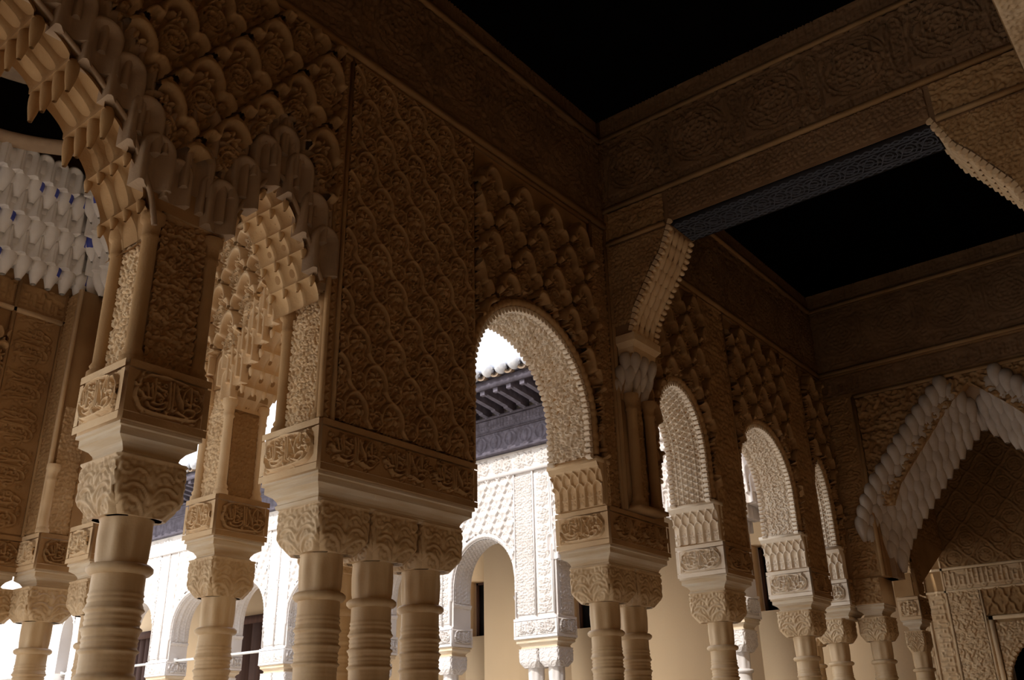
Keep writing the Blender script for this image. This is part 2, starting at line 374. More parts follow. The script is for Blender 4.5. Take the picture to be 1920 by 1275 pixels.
def t_leaf():                       # capital leaves
    W, H = .27, .19; t = Tile(W, H, .003, periodic=False); c = W/2
    for s_ in (-1, 1):
        t.stroke(crom([(c+s_*.012, .01), (c+s_*.05, .05), (c+s_*.10, .06), (c+s_*.125, .03)]), .008)
        t.stroke(crom([(c, .05), (c+s_*.03, .09), (c+s_*.07, .10), (c+s_*.10, .085)]), .007)
        t.stroke(crom([(c, .10), (c+s_*.025, .14), (c+s_*.06, .15), (c+s_*.085, .13)]), .006)
        t.stroke(spiral(c+s_*.108, .15, .024, 1.2, 0, s_), .007); t.stroke(spiral(c+s_*.06, .062, .018, 1.1, 1.5, -s_), .006, .9)
        t.blob(c+s_*.045, .175, .008, .016, 0, .8); t.blob(c+s_*.075, .172, .007, .014, 0, .8); t.stroke([(c+s_*.125, .06), (c+s_*.112, .11)], .008, .8)
    t.blob(c, .125, .013, .03, 0, 1); t.blob(c, .06, .012, .022, 0, 1)
    t.stroke([(0, .186), (W, .186)], .006, 1)
    for s_ in (-1, 1):
        for q in ((.03, .03), (.075, .025), (.10, .115), (.035, .118), (.02, .16), (.09, .17), (.055, .02)): t.stroke(spiral(c+s_*q[0], q[1], .011, 1, q[0]*50, s_), .0042, .75)
    return t
T['vine'] = t_vine(); T['fill'] = t_fill(.16, .16, .023, .0042, .0105, 1); T['fillb'] = t_fill(.24, .24, .04, .0075, .018, 2)
T['geo'] = t_geo(); T['frieze'] = t_frieze(); T['med'] = t_med(); T['net'] = t_net(); T['strap'] = t_strap(); T['niche'] = t_niche()
T['rope'] = t_rope(); T['scroll'] = t_scroll(); T['leaf'] = t_leaf(); T['kufic'] = t_kufic(.5, .16); T['kuficb'] = t_kufic(.5, .22, .010)
T['leafs'] = t_fill(.18, .18, .036, .0060, .016, 12)
for k_, g_, l_ in (('vine', .0062, .62), ('fill', .0040, .7), ('fillb', .0062, .7), ('leafs', .0072, .85), ('frieze', .006, .7), ('med', .006, .7), ('kufic', .006, .6), ('kuficb', .008, .5), ('leaf', .005, .75)): T[k_].ground(g_, l_)

def panel_mesh(O, U, V, tile, amp, res, mask=None, lean=None, uo=0.0, vo=0.0, scale=1.0, rot=False):
    O, U, V = (np.asarray(q, float) for q in (O, U, V)); W, H = np.linalg.norm(U), np.linalg.norm(V)
    N = np.cross(U, V); N /= np.linalg.norm(N); nx, ny = max(2, int(W/res)+1), max(2, int(H/res)+1)
    a, b = np.meshgrid(np.linspace(0, 1, nx), np.linspace(0, 1, ny))
    if rot: h = tile.sample((b*H+uo)/scale, ((1-a)*W+vo)/scale)
    else: h = tile.sample((a*W+uo)/scale, (b*H+vo)/scale)
    h = h*amp
    if lean is not None: h = h+lean(a*W, b*H)
    P = O+a[..., None]*U+b[..., None]*V+h[..., None]*N
    mk = None
    if mask is not None:
        Q = (P[:-1, :-1]+P[1:, 1:])/2; mk = mask(Q)
    return grid_mesh('panel', P, mk)
def panel(parent, name, O, U, V, tile, amp=.012, res=.005, m='stucco', label=None, **k):
    me = panel_mesh(O, U, V, T[tile] if isinstance(tile, str) else tile, amp, res, **k)
    if me is None: return None
    o = link(name, me, m, parent)
    if label: o['label'] = label
    return o
def bar(parent, name, b, m='stucco', prof=None):
    me = MB().box(*b).mesh('bar'); return link(name, me, m, parent)

# ------------------------------------------------------------------ slab with arched openings
def slab(axis, t0, t1, s, zl, ztop, name):
    s, zl = np.asarray(s, float), np.asarray(zl, float); n = len(s)
    zt = np.full(n, ztop) if np.isscalar(ztop) else np.asarray(ztop, float)
    def pt(t, z): return np.stack([s, np.full(n, t), z], -1) if axis == 'X' else np.stack([np.full(n, t), s, z], -1)
    R = np.stack([pt(t0, zl), pt(t1, zl), pt(t1, zt), pt(t0, zt)], 1)
    return MB().loft(list(R)).mesh(name)
def outline(s0, s1, base, ops, step=.02):
    """ops: list of (a, b, fn(s)->z) openings in order"""
    S, Z = [s0], [base]
    for a, b, fn in ops:
        S += [a-1e-4]; Z += [base]
        if isinstance(fn, tuple): S += list(fn[0]); Z += list(fn[1]); S += [b+1e-4]; Z += [base]; continue
        q = np.linspace(a+1e-4, b-1e-4, max(14, int((b-a)/step)+1)); S += list(q); Z += [float(fn(x)) for x in q]
        S += [b+1e-4]; Z += [base]
    S.append(s1); Z.append(base); return S, Z
def ell(xc, a, zs, H): return lambda x: zs+H*math.sqrt(max(0, 1-((x-xc)/a)**2))
def pth(xc, a, zs, H, p=1.35): return lambda x: zs+H*(1-min(1, abs(x-xc)/a)**p)
def arch_path(xc, a, zs, H, z0, n=44):
    th = np.linspace(0, PI, n); up = np.linspace(z0, zs, 7)[:-1]
    P = [(xc+a, z) for z in up]+[(xc+a*math.cos(t), zs+H*math.sin(t)) for t in th]+[(xc-a, z) for z in up[::-1]]
    return np.array(P)
def resample(P, n):
    d = np.r_[0, np.cumsum(np.linalg.norm(np.diff(P, axis=0), axis=1))]; t = np.linspace(0, d[-1], n)
    return np.stack([np.interp(t, d, P[:, k]) for k in range(P.shape[1])], -1), d[-1]
def to3(axis, s, t, z): return np.stack([s, t, z], -1) if axis == 'X' else np.stack([t, s, z], -1)
def soffit_relief(axis, P, t0, t1, tile, amp, res, scale=1.0):
    n = int(np.sum(np.linalg.norm(np.diff(P, axis=0), axis=1))/res); Q, L = resample(P, n); d = np.gradient(Q, axis=0); d /= np.linalg.norm(d, axis=1)[:, None]
    N = np.stack([-d[:, 1], d[:, 0]], -1)            # path runs from the +s jamb over the crown: left normal points inwards
    nt_ = max(3, int((t1-t0)/res)); tt = np.linspace(t0, t1, nt_); L_ = np.linspace(0, L, n)
    A, B = np.meshgrid(L_, tt); h = amp*tile.sample(A/scale, (B-t0)/scale)
    S = Q[None, :, 0]+N[None, :, 0]*h; Z = Q[None, :, 1]+N[None, :, 1]*h
    G = to3(axis, S, B, Z); 
    return grid_mesh('soffit', G if axis == 'Y' else G[::-1])

# ------------------------------------------------------------------ repeated pieces
def hood_mesh(w, h, p, D, rim=.011):
    """round-headed niche: scooped front, raised rim, sides running back to the wall"""
    hs = h-w/2; na, nr = 19, 6
    def arch(r):
        up = np.linspace(0, hs, 5)[:-1]; t = np.linspace(PI, 0, 11)
        return np.vstack([[(-r, z) for z in up], np.stack([r*np.cos(t), hs+r*np.sin(t)], -1), [(r, z) for z in up[::-1]]])
    o, i_ = arch(w/2), arch(w/2-rim); n = len(o); ax = np.stack([np.zeros(n), np.minimum(i_[:, 1], hs)], -1)
    L = [np.stack([o[:, 0], np.full(n, .02), o[:, 1]], -1), np.stack([o[:, 0], np.full(n, -p+.006), o[:, 1]], -1), np.stack([(o[:, 0]+i_[:, 0])/2, np.full(n, -p), (o[:, 1]+i_[:, 1])/2], -1)]
    for q in np.linspace(0, 1, nr):
        c = i_*(1-q)+ax*q; L.append(np.stack([c[:, 0], np.full(n, -p+.004+D*math.sin(q*PI/2)), c[:, 1]], -1))
    P = np.array(L); m_ = MB().grid(P[:, ::-1])
    for k in (0, n-1):                                                  # close the bottom
        a_ = P[1:, k]; b_ = a_.copy(); b_[:, 1] = .02; b_[:, 2] = -.0; m_.grid(np.array([a_, b_]))
    return m_.mesh('muqarnas_cell', True)
def finger_mesh(w, h, d):
    """swelling round-topped cell tapering to a pendant foot"""
    pr = [(.34, -.16), (.40, -.10), (.52, .0), (.70, .14), (.86, .30), (.96, .46), (1.0, .62), (.95, .77), (.76, .90), (.44, .97), (.02, 1.0)]
    m_ = MB(); a_ = np.linspace(0, 2*PI, 14, endpoint=False)
    return m_.loft([np.stack([r*w/2*np.cos(a_), r*d*np.sin(a_)+(1-r)*d*.5, np.full(14, z*h)], -1) for r, z in pr], False).mesh('muqarnas_cell', True)
CELL = {'side': hood_mesh(.092, .165, .026, .022, .013), 'pend': finger_mesh(.052, .085, .026), 'hoodw': hood_mesh(.098, .18, .05, .034, .016), 'arch': hood_mesh(.075, .15, .05, .042), 'front': hood_mesh(.104, .175, .045, .030, .016), 'far': finger_mesh(.112, .19, .062), 'white': finger_mesh(.098, .17, .06), 'whiteb': finger_mesh(.098, .17, .06)}
def paint_blue(me):
    me.materials.append(M['muqw']); me.materials.append(M['blue'])
    for p in me.polygons:
        c = p.center
        if .06 < c.z < .14 and c.x > .008: p.material_index = 1
paint_blue(CELL['whiteb'])
SEB_W, SEB_H, SRES = .265, .38, .0044
def sebka_tile():
    t = Tile(SEB_W, SEB_H, .003, periodic=False); X = lambda p: [(x+SEB_W/2, z+SEB_H/2) for x, z in p]
    left = [(-.1325, -.066), (-.116, -.045), (-.114, -.005), (-.092, .028), (-.066, .022), (-.060, .058), (-.046, .092), (-.024, .116), (0, .126)]
    for f in (1, -1): t.stroke(X(crom([(f*x, z) for x, z in left])), .0175, 1, .30)
    for f in (1, -1): t.stroke(X(crom([(f*x, z+.012) for x, z in left[5:]])), .006, 1.0)
    c = SEB_W/2; z0 = SEB_H/2
    t.flower(c, z0+.056, .038, 5, .72, PI/2)
    for r in (.050, .034): t.stroke(circ(c, z0-.045, r, 18, r*1.2), .0052, .66)
    t.flower(c, z0-.045, .026, 8, .6)
    for k in range(8): 
        a_ = k*PI/4; t.blob(c+.042*math.cos(a_), z0-.045+.050*math.sin(a_), .007, .004, a_+.8, .55)
    for f in (1, -1):
        t.stroke(spiral(c+f*.078, z0-.018, .014, 1, 0, f), .0055, .55); t.stroke(spiral(c+f*.034, z0-.122, .016, 1, 2, f), .0055, .55); t.stroke(spiral(c+f*.076, z0-.066, .010, 1, 2, f), .005, .5)
    t.blob(c, z0-.15, .010, .024, 0, .5); t.blob(c, z0+.152, .013, .018, 0, .85)
    for f in (1, -1): t.stroke(spiral(c+f*.040, z0+.125, .010, 1, 1, f), .0045, .4)
    return t
ST = sebka_tile()
def sebka_grid(sx=1.0):
    nx, ny = int(SEB_W/SRES)+1, int(SEB_H/SRES)+1
    a, b = np.meshgrid(np.linspace(0, SEB_W, nx), np.linspace(0, SEB_H, ny)); h = ST.sample(a, b)*.068
    P = np.stack([(a-SEB_W/2)*sx, -h, b-SEB_H/2], -1); Q = (P[:-1, :-1]+P[1:, 1:])/2
    rh = np.abs(Q[..., 0])/(SEB_W/2*sx)+np.abs(Q[..., 2])/(SEB_H/2) <= 1.03
    return P, Q, rh
SEB = {}
def sebka_field(parent, th, plane, s_nodes, z0, nrow, region, sx=1.0, m='stucco', sgn=1):
    """s_nodes: centre of one scale along the wall; th turns the scale to its wall; plane: fixed coordinate"""
    if sx not in SEB: 
        P, Q, rh = sebka_grid(sx); SEB[sx] = (P, Q, rh, {})
    P, Q, rh, shared = SEB[sx]; w = SEB_W*sx
    for r in range(nrow):
        z = z0-r*SEB_H/2
        for i in range(-9, 30):
            s = s_nodes+(i+(.5 if r % 2 else 0))*w
            mk = rh & region(s+sgn*Q[..., 0], z+Q[..., 2])
            k = mk.sum()
            if k < 60: continue
            if k >= .97*rh.sum():
                if m not in shared: shared[m] = grid_mesh('sebka_scale', P, rh)
                me = shared[m]
            else: me = grid_mesh('sebka_scale', P, mk)
            x, y = (s, plane-.004) if th == 0 else (plane-.004, s)
            link('sebka_scale', me, m, parent, xf(x, y, z, th))
def nub_mesh(w=.027, l=.036, d=.020):
    a = np.linspace(0, PI, 7); R = []
    for y, k in ((0, 1.0), (l*.8, 1.0), (l, .7)):
        R.append([(math.cos(q)*w/2*k, y, math.sin(q)*d*k) for q in a]+[(-w/2*k, y, -.01), (w/2*k, y, -.01)])
    return MB().loft(R).mesh('scallop', True)
NUB = nub_mesh()
def scallops(parent, axis, P, t, sgn, m, pitch=.031, scale=1.0, skip=None):
    """small lobes along an arch edge; t: wall-thickness coordinate of the edge; sgn: +1 lobes run towards larger t"""
    n = int(np.sum(np.linalg.norm(np.diff(P, axis=0), axis=1))/pitch); Q, L = resample(P, n); d = np.gradient(Q, axis=0); d /= np.linalg.norm(d, axis=1)[:, None]
    for k in range(n):
        N = (-d[k, 1], d[k, 0])
        zx = Vector((N[0], 0, N[1])) if axis == 'X' else Vector((0, N[0], N[1])); yv = Vector((0, sgn, 0)) if axis == 'X' else Vector((sgn, 0, 0)); xv = yv.cross(zx)
        o = Vector((Q[k, 0], t, Q[k, 1])) if axis == 'X' else Vector((t, Q[k, 0], Q[k, 1]))
        mw = Matrix(((xv.x, yv.x, zx.x, o.x), (xv.y, yv.y, zx.y, o.y), (xv.z, yv.z, zx.z, o.z), (0, 0, 0, 1))) @ Matrix.Diagonal((scale, scale, scale, 1))
        link('scallop', NUB, m, parent, mw)
def cells(parent, kind, spots, th, m='muq', s=1.0):
    for (x, y, z) in spots: link('muqarnas_cell', CELL[kind], m, parent, xf(x, y, z, th, s, s, s))

# ------------------------------------------------------------------ columns
def shaft_prof():
    p = [(.125, 0), (.125, .05), (.105, .07), (.115, .10), (.1, .13)]
    zz = np.arange(1.60, 2.035, .0045)
    for z in zz:
        big = max(math.exp(-((z-q)/.006)**2) for q in (1.63, 1.70, 1.79, 1.865, 1.925, 1.985))
        fine = .5+.5*math.cos((z-1.6)/.0165*2*PI); gap = 1.0 if (1.88 < z < 2.03 or 1.66 < z < 1.80) else .25
        p.append((.0975+.0048*fine*gap+.011*big, z))
    return p+[(.0975, 2.04), (.0975, 2.088)]
def cap_block(bx, by, z0, z1, amp=.008):
    n, rows = 46, 38; V = []
    for z in np.linspace(0, 1, rows):
        k = min(1, z/.36); gr = .80+.20*math.sin(k*PI/2); loop = []
        for f in range(4):
            u = np.linspace(0, 1, n, endpoint=False); W, D = (bx, by) if f % 2 == 0 else (by, bx)
            h = T['leaf'].sample(u*.27, np.full(n, z*.19))*amp; rc = (.06*(1-k)+.008)
            x = (u-.5)*W; y = -D/2-h
            e = np.clip((np.abs(u-.5)-.5+.18*(1.2-k))/(.18*(1.2-k)), 0, 1); y = y+e**2*rc*1.2
            x, y = x*gr, y*gr; c, s = math.cos(f*PI/2), math.sin(f*PI/2); loop.append(np.stack([x*c-y*s, x*s+y*c, np.full(n, z0+z*(z1-z0))], -1))
        V.append(np.vstack(loop))
    return MB().loft(V).mesh('capital', True)
COLM = {}
def column(x, y, label, group=None, bx=.246, by=.25, r=1.0, m='marble', far=False):
    th = thing('column', (x, y, 0), label, 'column', group)
    if 'shaft' not in COLM:
        COLM['shaft'] = MB().lathe(shaft_prof(), 36).mesh('shaft', True)
        COLM['collar'] = MB().lathe([(.0975, 2.086), (.112, 2.089), (.122, 2.098), (.122, 2.108), (.110, 2.117), (.095, 2.119)], 36).mesh('collar', True)
        COLM['neck'] = MB().lathe([(.094, 2.117), (.096, 2.14), (.098, 2.2), (.099, 2.25), (.112, 2.268), (.112, 2.28)], 64, flute=lambda a, z: .05*np.sign(np.cos(a*8))*np.abs(np.cos(a*8))**.5*min(1, max(0, (2.255-z)/.03))*min(1, (z-2.117)/.03)).mesh('neck', True)
    key = (bx, by)
    if key not in COLM: COLM[key] = cap_block(bx, by, 2.255, 2.432)
    mw = xf(x, y, 0, 0, .80*r, .80*r, 1)
    link('shaft', COLM['shaft'], m, th, mw); link('collar', COLM['collar'], m, th, mw); link('neck', COLM['neck'], m, th, mw)
    link('capital', COLM[key], m, th, xf(x, y, 0)); return th
TXT = {}
def text_tile(W, cart=True):
    k = round(W, 2)
    if k not in TXT: TXT[k] = t_text(k, .137, max(1, round(k/.25)), cart and k < .4, seed=int(k*100))
    return TXT[k]
ZB, ZT = 2.525, 2.726
def band_face(parent, O, U, m, res=.0034):
    """carved text panel with rope borders on one face of a pier band"""
    W = np.linalg.norm(U); Un = np.asarray(U)/W; N = np.cross(Un, (0, 0, 1)); O = np.asarray(O, float)
    fr = .022
    tx = panel(parent, 'inscription_panel', O+Un*fr+np.array((0, 0, .032)), Un*(W-2*fr), (0, 0, .137), text_tile(W-2*fr), .024, res*.75, m)
    for z in (0.0, .172): panel(tx, 'rope_border', O+np.array((0, 0, z+.002)), Un*W, (0, 0, .025), 'rope', .003, res, m, lean=lambda a, b: .008+0*a)
    for u in (0, W-fr): panel(tx, 'rope_border', O+Un*u+np.array((0, 0, .030)), Un*fr, (0, 0, .139), 'rope', .003, res, m, lean=lambda a, b: .007+0*a)
def pier(x0, x1, y0, y1, label, faces='lf', m='jamb', mf='stucco', res=.0034, group=None):
    th = thing('pier', ((x0+x1)/2, (y0+y1)/2, 2.43), label, 'pier', group)
    link('core', MB().box(x0+.004, x1-.004, y0+.004, y1-.004, ZB, ZT).mesh('core'), m, th)
    ab = [(-.052, 2.425), (-.046, 2.428), (-.043, 2.440), (-.050, 2.447), (-.047, 2.457), (-.036, 2.472), (-.020, 2.482), (-.012, 2.487), (-.012, 2.512), (-.003, 2.515), (-.003, ZB)]
    link('abacus', MB().rect(x0, x1, y0, y1, ab).mesh('abacus'), 'abacus', th)
    if 'l' in faces: band_face(th, (x0, y1, ZB), (0, -(y1-y0), 0), m, res)
    if 'f' in faces: band_face(th, (x0, y0, ZB), (x1-x0, 0, 0), mf, res)
    return th
def colonnette(parent, x, y, z0, z1, r=.026, m='stucco'):
    pr = [(r*1.5, z0), (r*1.5, z0+.02), (r*1.1, z0+.03), (r*1.3, z0+.04), (r, z0+.055), (r, z1-.10), (r*1.25, z1-.092), (r*1.05, z1-.08), (r*1.15, z1-.04), (r*1.55, z1-.03), (r*1.55, z1)]
    return link('colonnette', MB().lathe(pr, 16, (x, y, 0)).mesh('colonnette', True), m, parent)

SCR = t_text(.50, .27, 2, False, .0062, 4); SCR.per = True
SCR2 = t_text(.44, .235, 2, False, .006, 6); SCR2.per = True
# ================================================================== SETTING
structure('ground', MB().box(-40, 60, -40, 70, -.3, -.02).mesh('ground'), 'ground')
structure('floor', MB().box(-6, 10.3, -6, 2.95, -.02, 0).box(7.6, 10.3, 2.95, 18, -.02, 0).box(-1.7, 2.9, 2.95, 5.8, -.018, 0).mesh('floor'), 'floor')

# --- wall A: the court arcade wall, seen from the gallery
YF, YB_, ZC = 2.62, 2.90, 5.25
big_x = np.array([.3, .6, .85, .97, 1.10, 1.25, 1.36, 1.39]); big_z = np.array([4.10, 3.99, 3.85, 3.77, 3.68, 3.55, 3.32, 3.2])
def fbig(x):
    x = x if x > .47 else .94-x
    return float(np.interp(x, big_x, big_z))
A1, A2, A3, A4 = (3.51, .48, 3.16, .48, .082), (5.02, .305, 3.26, .41, .066), (6.275, .44, 3.255, .43, .056), (7.325, .162, 3.22, .42, .042)
fsm = pth(1.868, .245, 3.28, .385)
def wide(a, er):
    t = np.linspace(PI, 0, 40); xs = a[0]+a[1]*np.cos(t); zs = a[2]+a[3]*np.sin(t); e = a[0]+a[1]
    return (a[0]-a[1], e+er, (np.r_[a[0]-a[1], xs, e+1e-4, e+er], np.r_[2.974, zs, 2.974, 2.974]))
def fleft(x): return fbig(x) if x < 1.39 else (fsm(x) if 1.635 < x < 2.112 else 3.29)
fA = [(-.45, 2.190, fleft)]+[wide(a, a[4]) for a in (A1, A2, A3, A4)]
S, Z = outline(-6, 7.95, ZT, fA)
wallA = structure('wall_left', slab('X', YF, YB_, S, Z, 5.6, 'wall_left'), 'stucco')

YP = 2.612                                    # plane the carving stands on
for x0, x1 in ((-.5, 4.258), (4.53, 7.66)):
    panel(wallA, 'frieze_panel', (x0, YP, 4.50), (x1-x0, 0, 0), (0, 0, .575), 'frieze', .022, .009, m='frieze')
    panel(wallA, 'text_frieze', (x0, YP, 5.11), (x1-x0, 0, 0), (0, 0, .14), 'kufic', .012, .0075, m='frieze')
    for z in (4.455, 5.08): bar(wallA, 'molding', (x0, x1, 2.585, YF, z, z+.04))
    bar(wallA, 'molding', (x0, x1, 2.60, YF, z0 := 4.43, z0+.02))
# great vine panel over the triple column pier
panel(wallA, 'vine_panel', (2.205, YP, 2.735), (.808, 0, 0), (0, 0, 1.695), 'vine', .026, .0032, label='tall panel of interlaced carved vines and starry flowers')
panel(wallA, 'scroll_strip', (2.148, YP, 2.735), (.044, 0, 0), (0, 0, 1.695), 'scroll', .009, .003, rot=True)
for x in (2.135, 2.193, 3.013): bar(wallA, 'molding', (x, x+.012, 2.597, YF, 2.73, 4.45))
for x in (4.075, 4.232): bar(wallA, 'molding', (x, x+.014, 2.592, YF, 2.73, 4.45))
panel(wallA, 'arabesque_strip', (4.093, YP, 2.735), (.135, 0, 0), (0, 0, 1.695), 'fill', .011, .0048)
bar(wallA, 'molding', (4.245, 4.262, 2.575, YF, 2.73, 5.25))
# sebka scales
def reg1(s, z): return (s > 3.026) & (s < 4.078) & (z < 4.432) & ((((s-A1[0])/(A1[1]+.062))**2+((z-A1[2])/(A1[3]+.062))**2 > 1) | (z < A1[2])) & ((z > 3.16) | (np.abs(s-A1[0]) > A1[1]+.05)) & (z > 2.97)
sebka_field(wallA, 0, YF, 3.133, 4.193, 8, reg1)
vbig = np.vectorize(fbig); vsm = np.vectorize(lambda x: fsm(x) if abs(x-1.868) < .25 else 3.25)
def reg0(s, z): return (s > .4) & (s < 2.132) & (z < 4.432) & (z > vbig(np.minimum(s, 1.39))+.30*(s < 1.42)-.02) & (z > vsm(s)+.28)
sebka_field(wallA, 0, YF, 1.34, 4.007, 6, reg0, 1.06)
sebka_field(wallA, 0, YF, 1.34, 4.007+.38, 2, reg0, 1.06)
def archreg(a, s0, s1):
    return lambda s, z: (s > s0) & (s < s1) & (z < 4.432) & (z > 2.75) & ((((s-a[0])/(a[1]+.045))**2+((z-a[2])/(a[3]+.045))**2 > 1) | (z < a[2])) & ((z > a[2]) | (np.abs(s-a[0]) > a[1]+.045))
sebka_field(wallA, 0, YF, 5.01, 4.24, 7, archreg(A2, 4.56, 5.40)); sebka_field(wallA, 0, YF, 6.26, 4.24, 7, archreg(A3, 5.80, 6.775)); sebka_field(wallA, 0, YF, 7.315, 4.24, 7, archreg(A4, 7.17, 7.60))
for x0, x1 in ((5.415, 5.785), (6.79, 7.155)):
    panel(wallA, 'pilaster_panel', (x0, YP, 2.735), (x1-x0, 0, 0), (0, 0, 1.695), 'fillb', .013, .008)
    for x in (x0-.012, x1): bar(wallA, 'molding', (x, x+.012, 2.597, YF, 2.73, 4.45))

# --- muqarnas cells of the two great arches at left
marchA = thing('muqarnas_arch', (.47, 2.76, 3.2), 'huge stalactite arch cut off by the upper left corner of the picture', 'arch')
marchB = thing('muqarnas_arch', (1.868, 2.76, 3.28), 'narrow pointed stalactite arch between the single column pier and the vine panelled pier', 'arch')
def edge_tiers(fn, xs): return [(x, fn(x)) for x in xs]
def tier_mesh(p0, p1, sgn, y0=2.622, y1=2.898, bulge=.055, n=3, axis='X'):
    """one scooped tier of an arch soffit: cusped lips at its two ends, round-headed hollows across its depth"""
    u, v = np.meshgrid(np.linspace(0, 1, 10*n+1), np.linspace(0, 1, 13)); d = np.array(p1)-np.array(p0); nn = np.array([d[1], -d[0]])/np.hypot(*d)*sgn
    fac = .35+.65*np.abs(np.sin(n*PI*u))**.7; head = np.clip(np.sin(PI*v**.8), 0, 1)**.5; b = bulge*fac*head
    X = p0[0]+d[0]*v+nn[0]*b; Z = p0[1]+d[1]*v+nn[1]*b; Y = y0+(y1-y0)*u
    G = np.stack([X, Y, Z], -1) if axis == 'X' else np.stack([Y, X, Z], -1)
    return grid_mesh('muqarnas_tier', G[:, ::-1] if (sgn > 0) == (axis == 'X') else G)
def tiers(par, pk, sgn, m, y0=2.622, y1=2.898, bulge=.055, n=3, axis='X', pend=.55, long=False):
    for a_, b_ in zip(pk[:-1], pk[1:]):
        link('muqarnas_tier', tier_mesh(a_, b_, sgn, y0, y1, bulge, n, axis), m, par)
        for q in range(n+1):
            t = y0+.012+(y1-y0-.024)*q/n; x, z = b_[0]+sgn*.012, b_[1]-.060*pend
            k = 2.4 if long and b_[1] > 3.5 else 1.0
            if k > 1: z -= .055; x += sgn*.010
            link('pendant', CELL['pend'], m, par, xf(*((x, t, z) if axis == 'X' else (t, x, z)), 0, pend*min(k, 1.5), pend*min(k, 1.5), pend*k))
def xat(fn, z, lo, hi):                        # where the arch outline reaches height z
    q = np.linspace(lo, hi, 300); f = np.array([fn(x) for x in q]); return float(q[np.argmin(np.abs(f-z))])
zs_ = [3.14, 3.33, 3.48, 3.61, 3.72, 3.81, 3.89, 3.96, 4.02]
pk = [(xat(fbig, z, .48, 1.389)-.03, z-.035) for z in zs_]; pk[0] = (1.375, 3.17)
tiers(marchA, pk, 1, 'stucco', bulge=.075, long=True)
for s_ in (1, -1):
    pk = [(1.868+s_*.236, 3.20)]+[(xat(fsm, z, *sorted((1.868, 1.868+s_*.244)))-s_*.022, z-.03) for z in (3.33, 3.43, 3.52, 3.60, 3.66)]
    tiers(marchB, pk, s_, 'gold', bulge=.036, pend=.5)
def front_rows(par, fn, xs, rows, dz, kind='front', th=0, y=2.628):
    for r in range(rows):
        for i, x in enumerate(xs):
            if (r % 2) and i == len(xs)-1: continue
            xx = x if r % 2 == 0 else (x+xs[i+1])/2
            cells(par, kind, [(xx, y+.012*r, fn(xx)+.006+r*dz)], 0, s=1.2-.05*r)
front_rows(marchA, fbig, [.40, .52, .64, .76, .88, .995, 1.10, 1.20, 1.29, 1.35], 3, .12)
front_rows(marchB, lambda x: fsm(x) if abs(x-1.868) < .245 else 3.285, [1.615, 1.70, 1.785, 1.868, 1.95, 2.035, 2.10], 3, .12)
for x, z, k in ((1.44, 3.33, 1.0), (1.58, 3.33, 1.0), (1.51, 3.40, 1.15), (1.42, 3.49, 1.1), (1.60, 3.47, 1.1), (1.51, 3.57, 1.2)): cells(marchB, 'front', [(x, 2.63, z)], 0, s=k)
for fn, xs, par in ((fbig, np.linspace(.48, 1.385, 60), marchA), (fsm, np.linspace(1.64, 2.108, 36), marchB)):
    L = MB().tube([(x, 2.612, fn(x)) for x in xs], .010, 6); link('edge_roll', L.mesh('edge_roll', True), 'muq', par)

# --- round arches of wall A
def round_arch(par_label, a, tile, amp, m, tscale=1.0, lobe=.052, y0=2.625, y1=2.885):
    th = thing('arch', (a[0], 2.75, 2.97), par_label, 'arch')
    P = arch_path(*a[:4], 2.975)
    link('soffit', soffit_relief('X', P, y0+.012, y1-.012, T[tile], amp, .0040, tscale), 'cream', th)
    Q, L = resample(P, int(np.sum(np.linalg.norm(np.diff(P, axis=0), axis=1))/.031)); c = np.array([a[0], a[2]])
    scallops(th, 'X', P, y0-.012, 1, 'cream'); scallops(th, 'X', P, y1+.012, -1, 'cream')
    # beaded archivolt on the wall face
    n = 260; R, L = resample(arch_path(a[0], a[1]+lobe*.62, a[2], a[3]+lobe*.62, 2.99), n); t = np.linspace(0, L, n)
    rad = lobe*.42*(.72+.28*np.abs(np.sin(t/.042*PI)))
    link('archivolt', MB().tube(np.stack([R[:, 0], np.full(n, 2.612), R[:, 1]], -1), .02, 8, rad).mesh('archivolt', True), 'stucco', th)
    x = a[0]+a[1]+a[4]                                                    # stalactite impost on the lit jamb
    panel(th, 'stalactite_impost', (x, 2.925, 2.73), (0, -.322, 0), (0, 0, .235), 'niche', .020, .0042, m, lean=lambda u, v: .002+.045*np.clip((v-.07)/.16, 0, 1)**2, uo=.012)
    link('impost_side', MB().loft([[(x-.002-o, 2.604, z), (x+.06, 2.604, z), (x+.06, 2.924, z), (x-.002-o+.004, 2.924, z)] for o, z in ((0, 2.728), (.0, 2.80), (.012, 2.87), (.04, 2.95))]).mesh('side'), m, th)
    link('impost_cap', MB().box(x-.064, x+.06, 2.596, 2.93, 2.952, 2.978).mesh('cap'), m, th)
    return th
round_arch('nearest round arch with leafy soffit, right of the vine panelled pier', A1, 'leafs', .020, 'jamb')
round_arch('round arch with geometric lattice soffit, just past the twin column pier', A2, 'geo', .012, 'cream')
round_arch('third round arch along the gallery, with arabesque soffit', A3, 'fill', .014, 'cream', 1.3)
round_arch('slender lancet arch at the far end of the arcade', A4, 'geo', .009, 'cream')

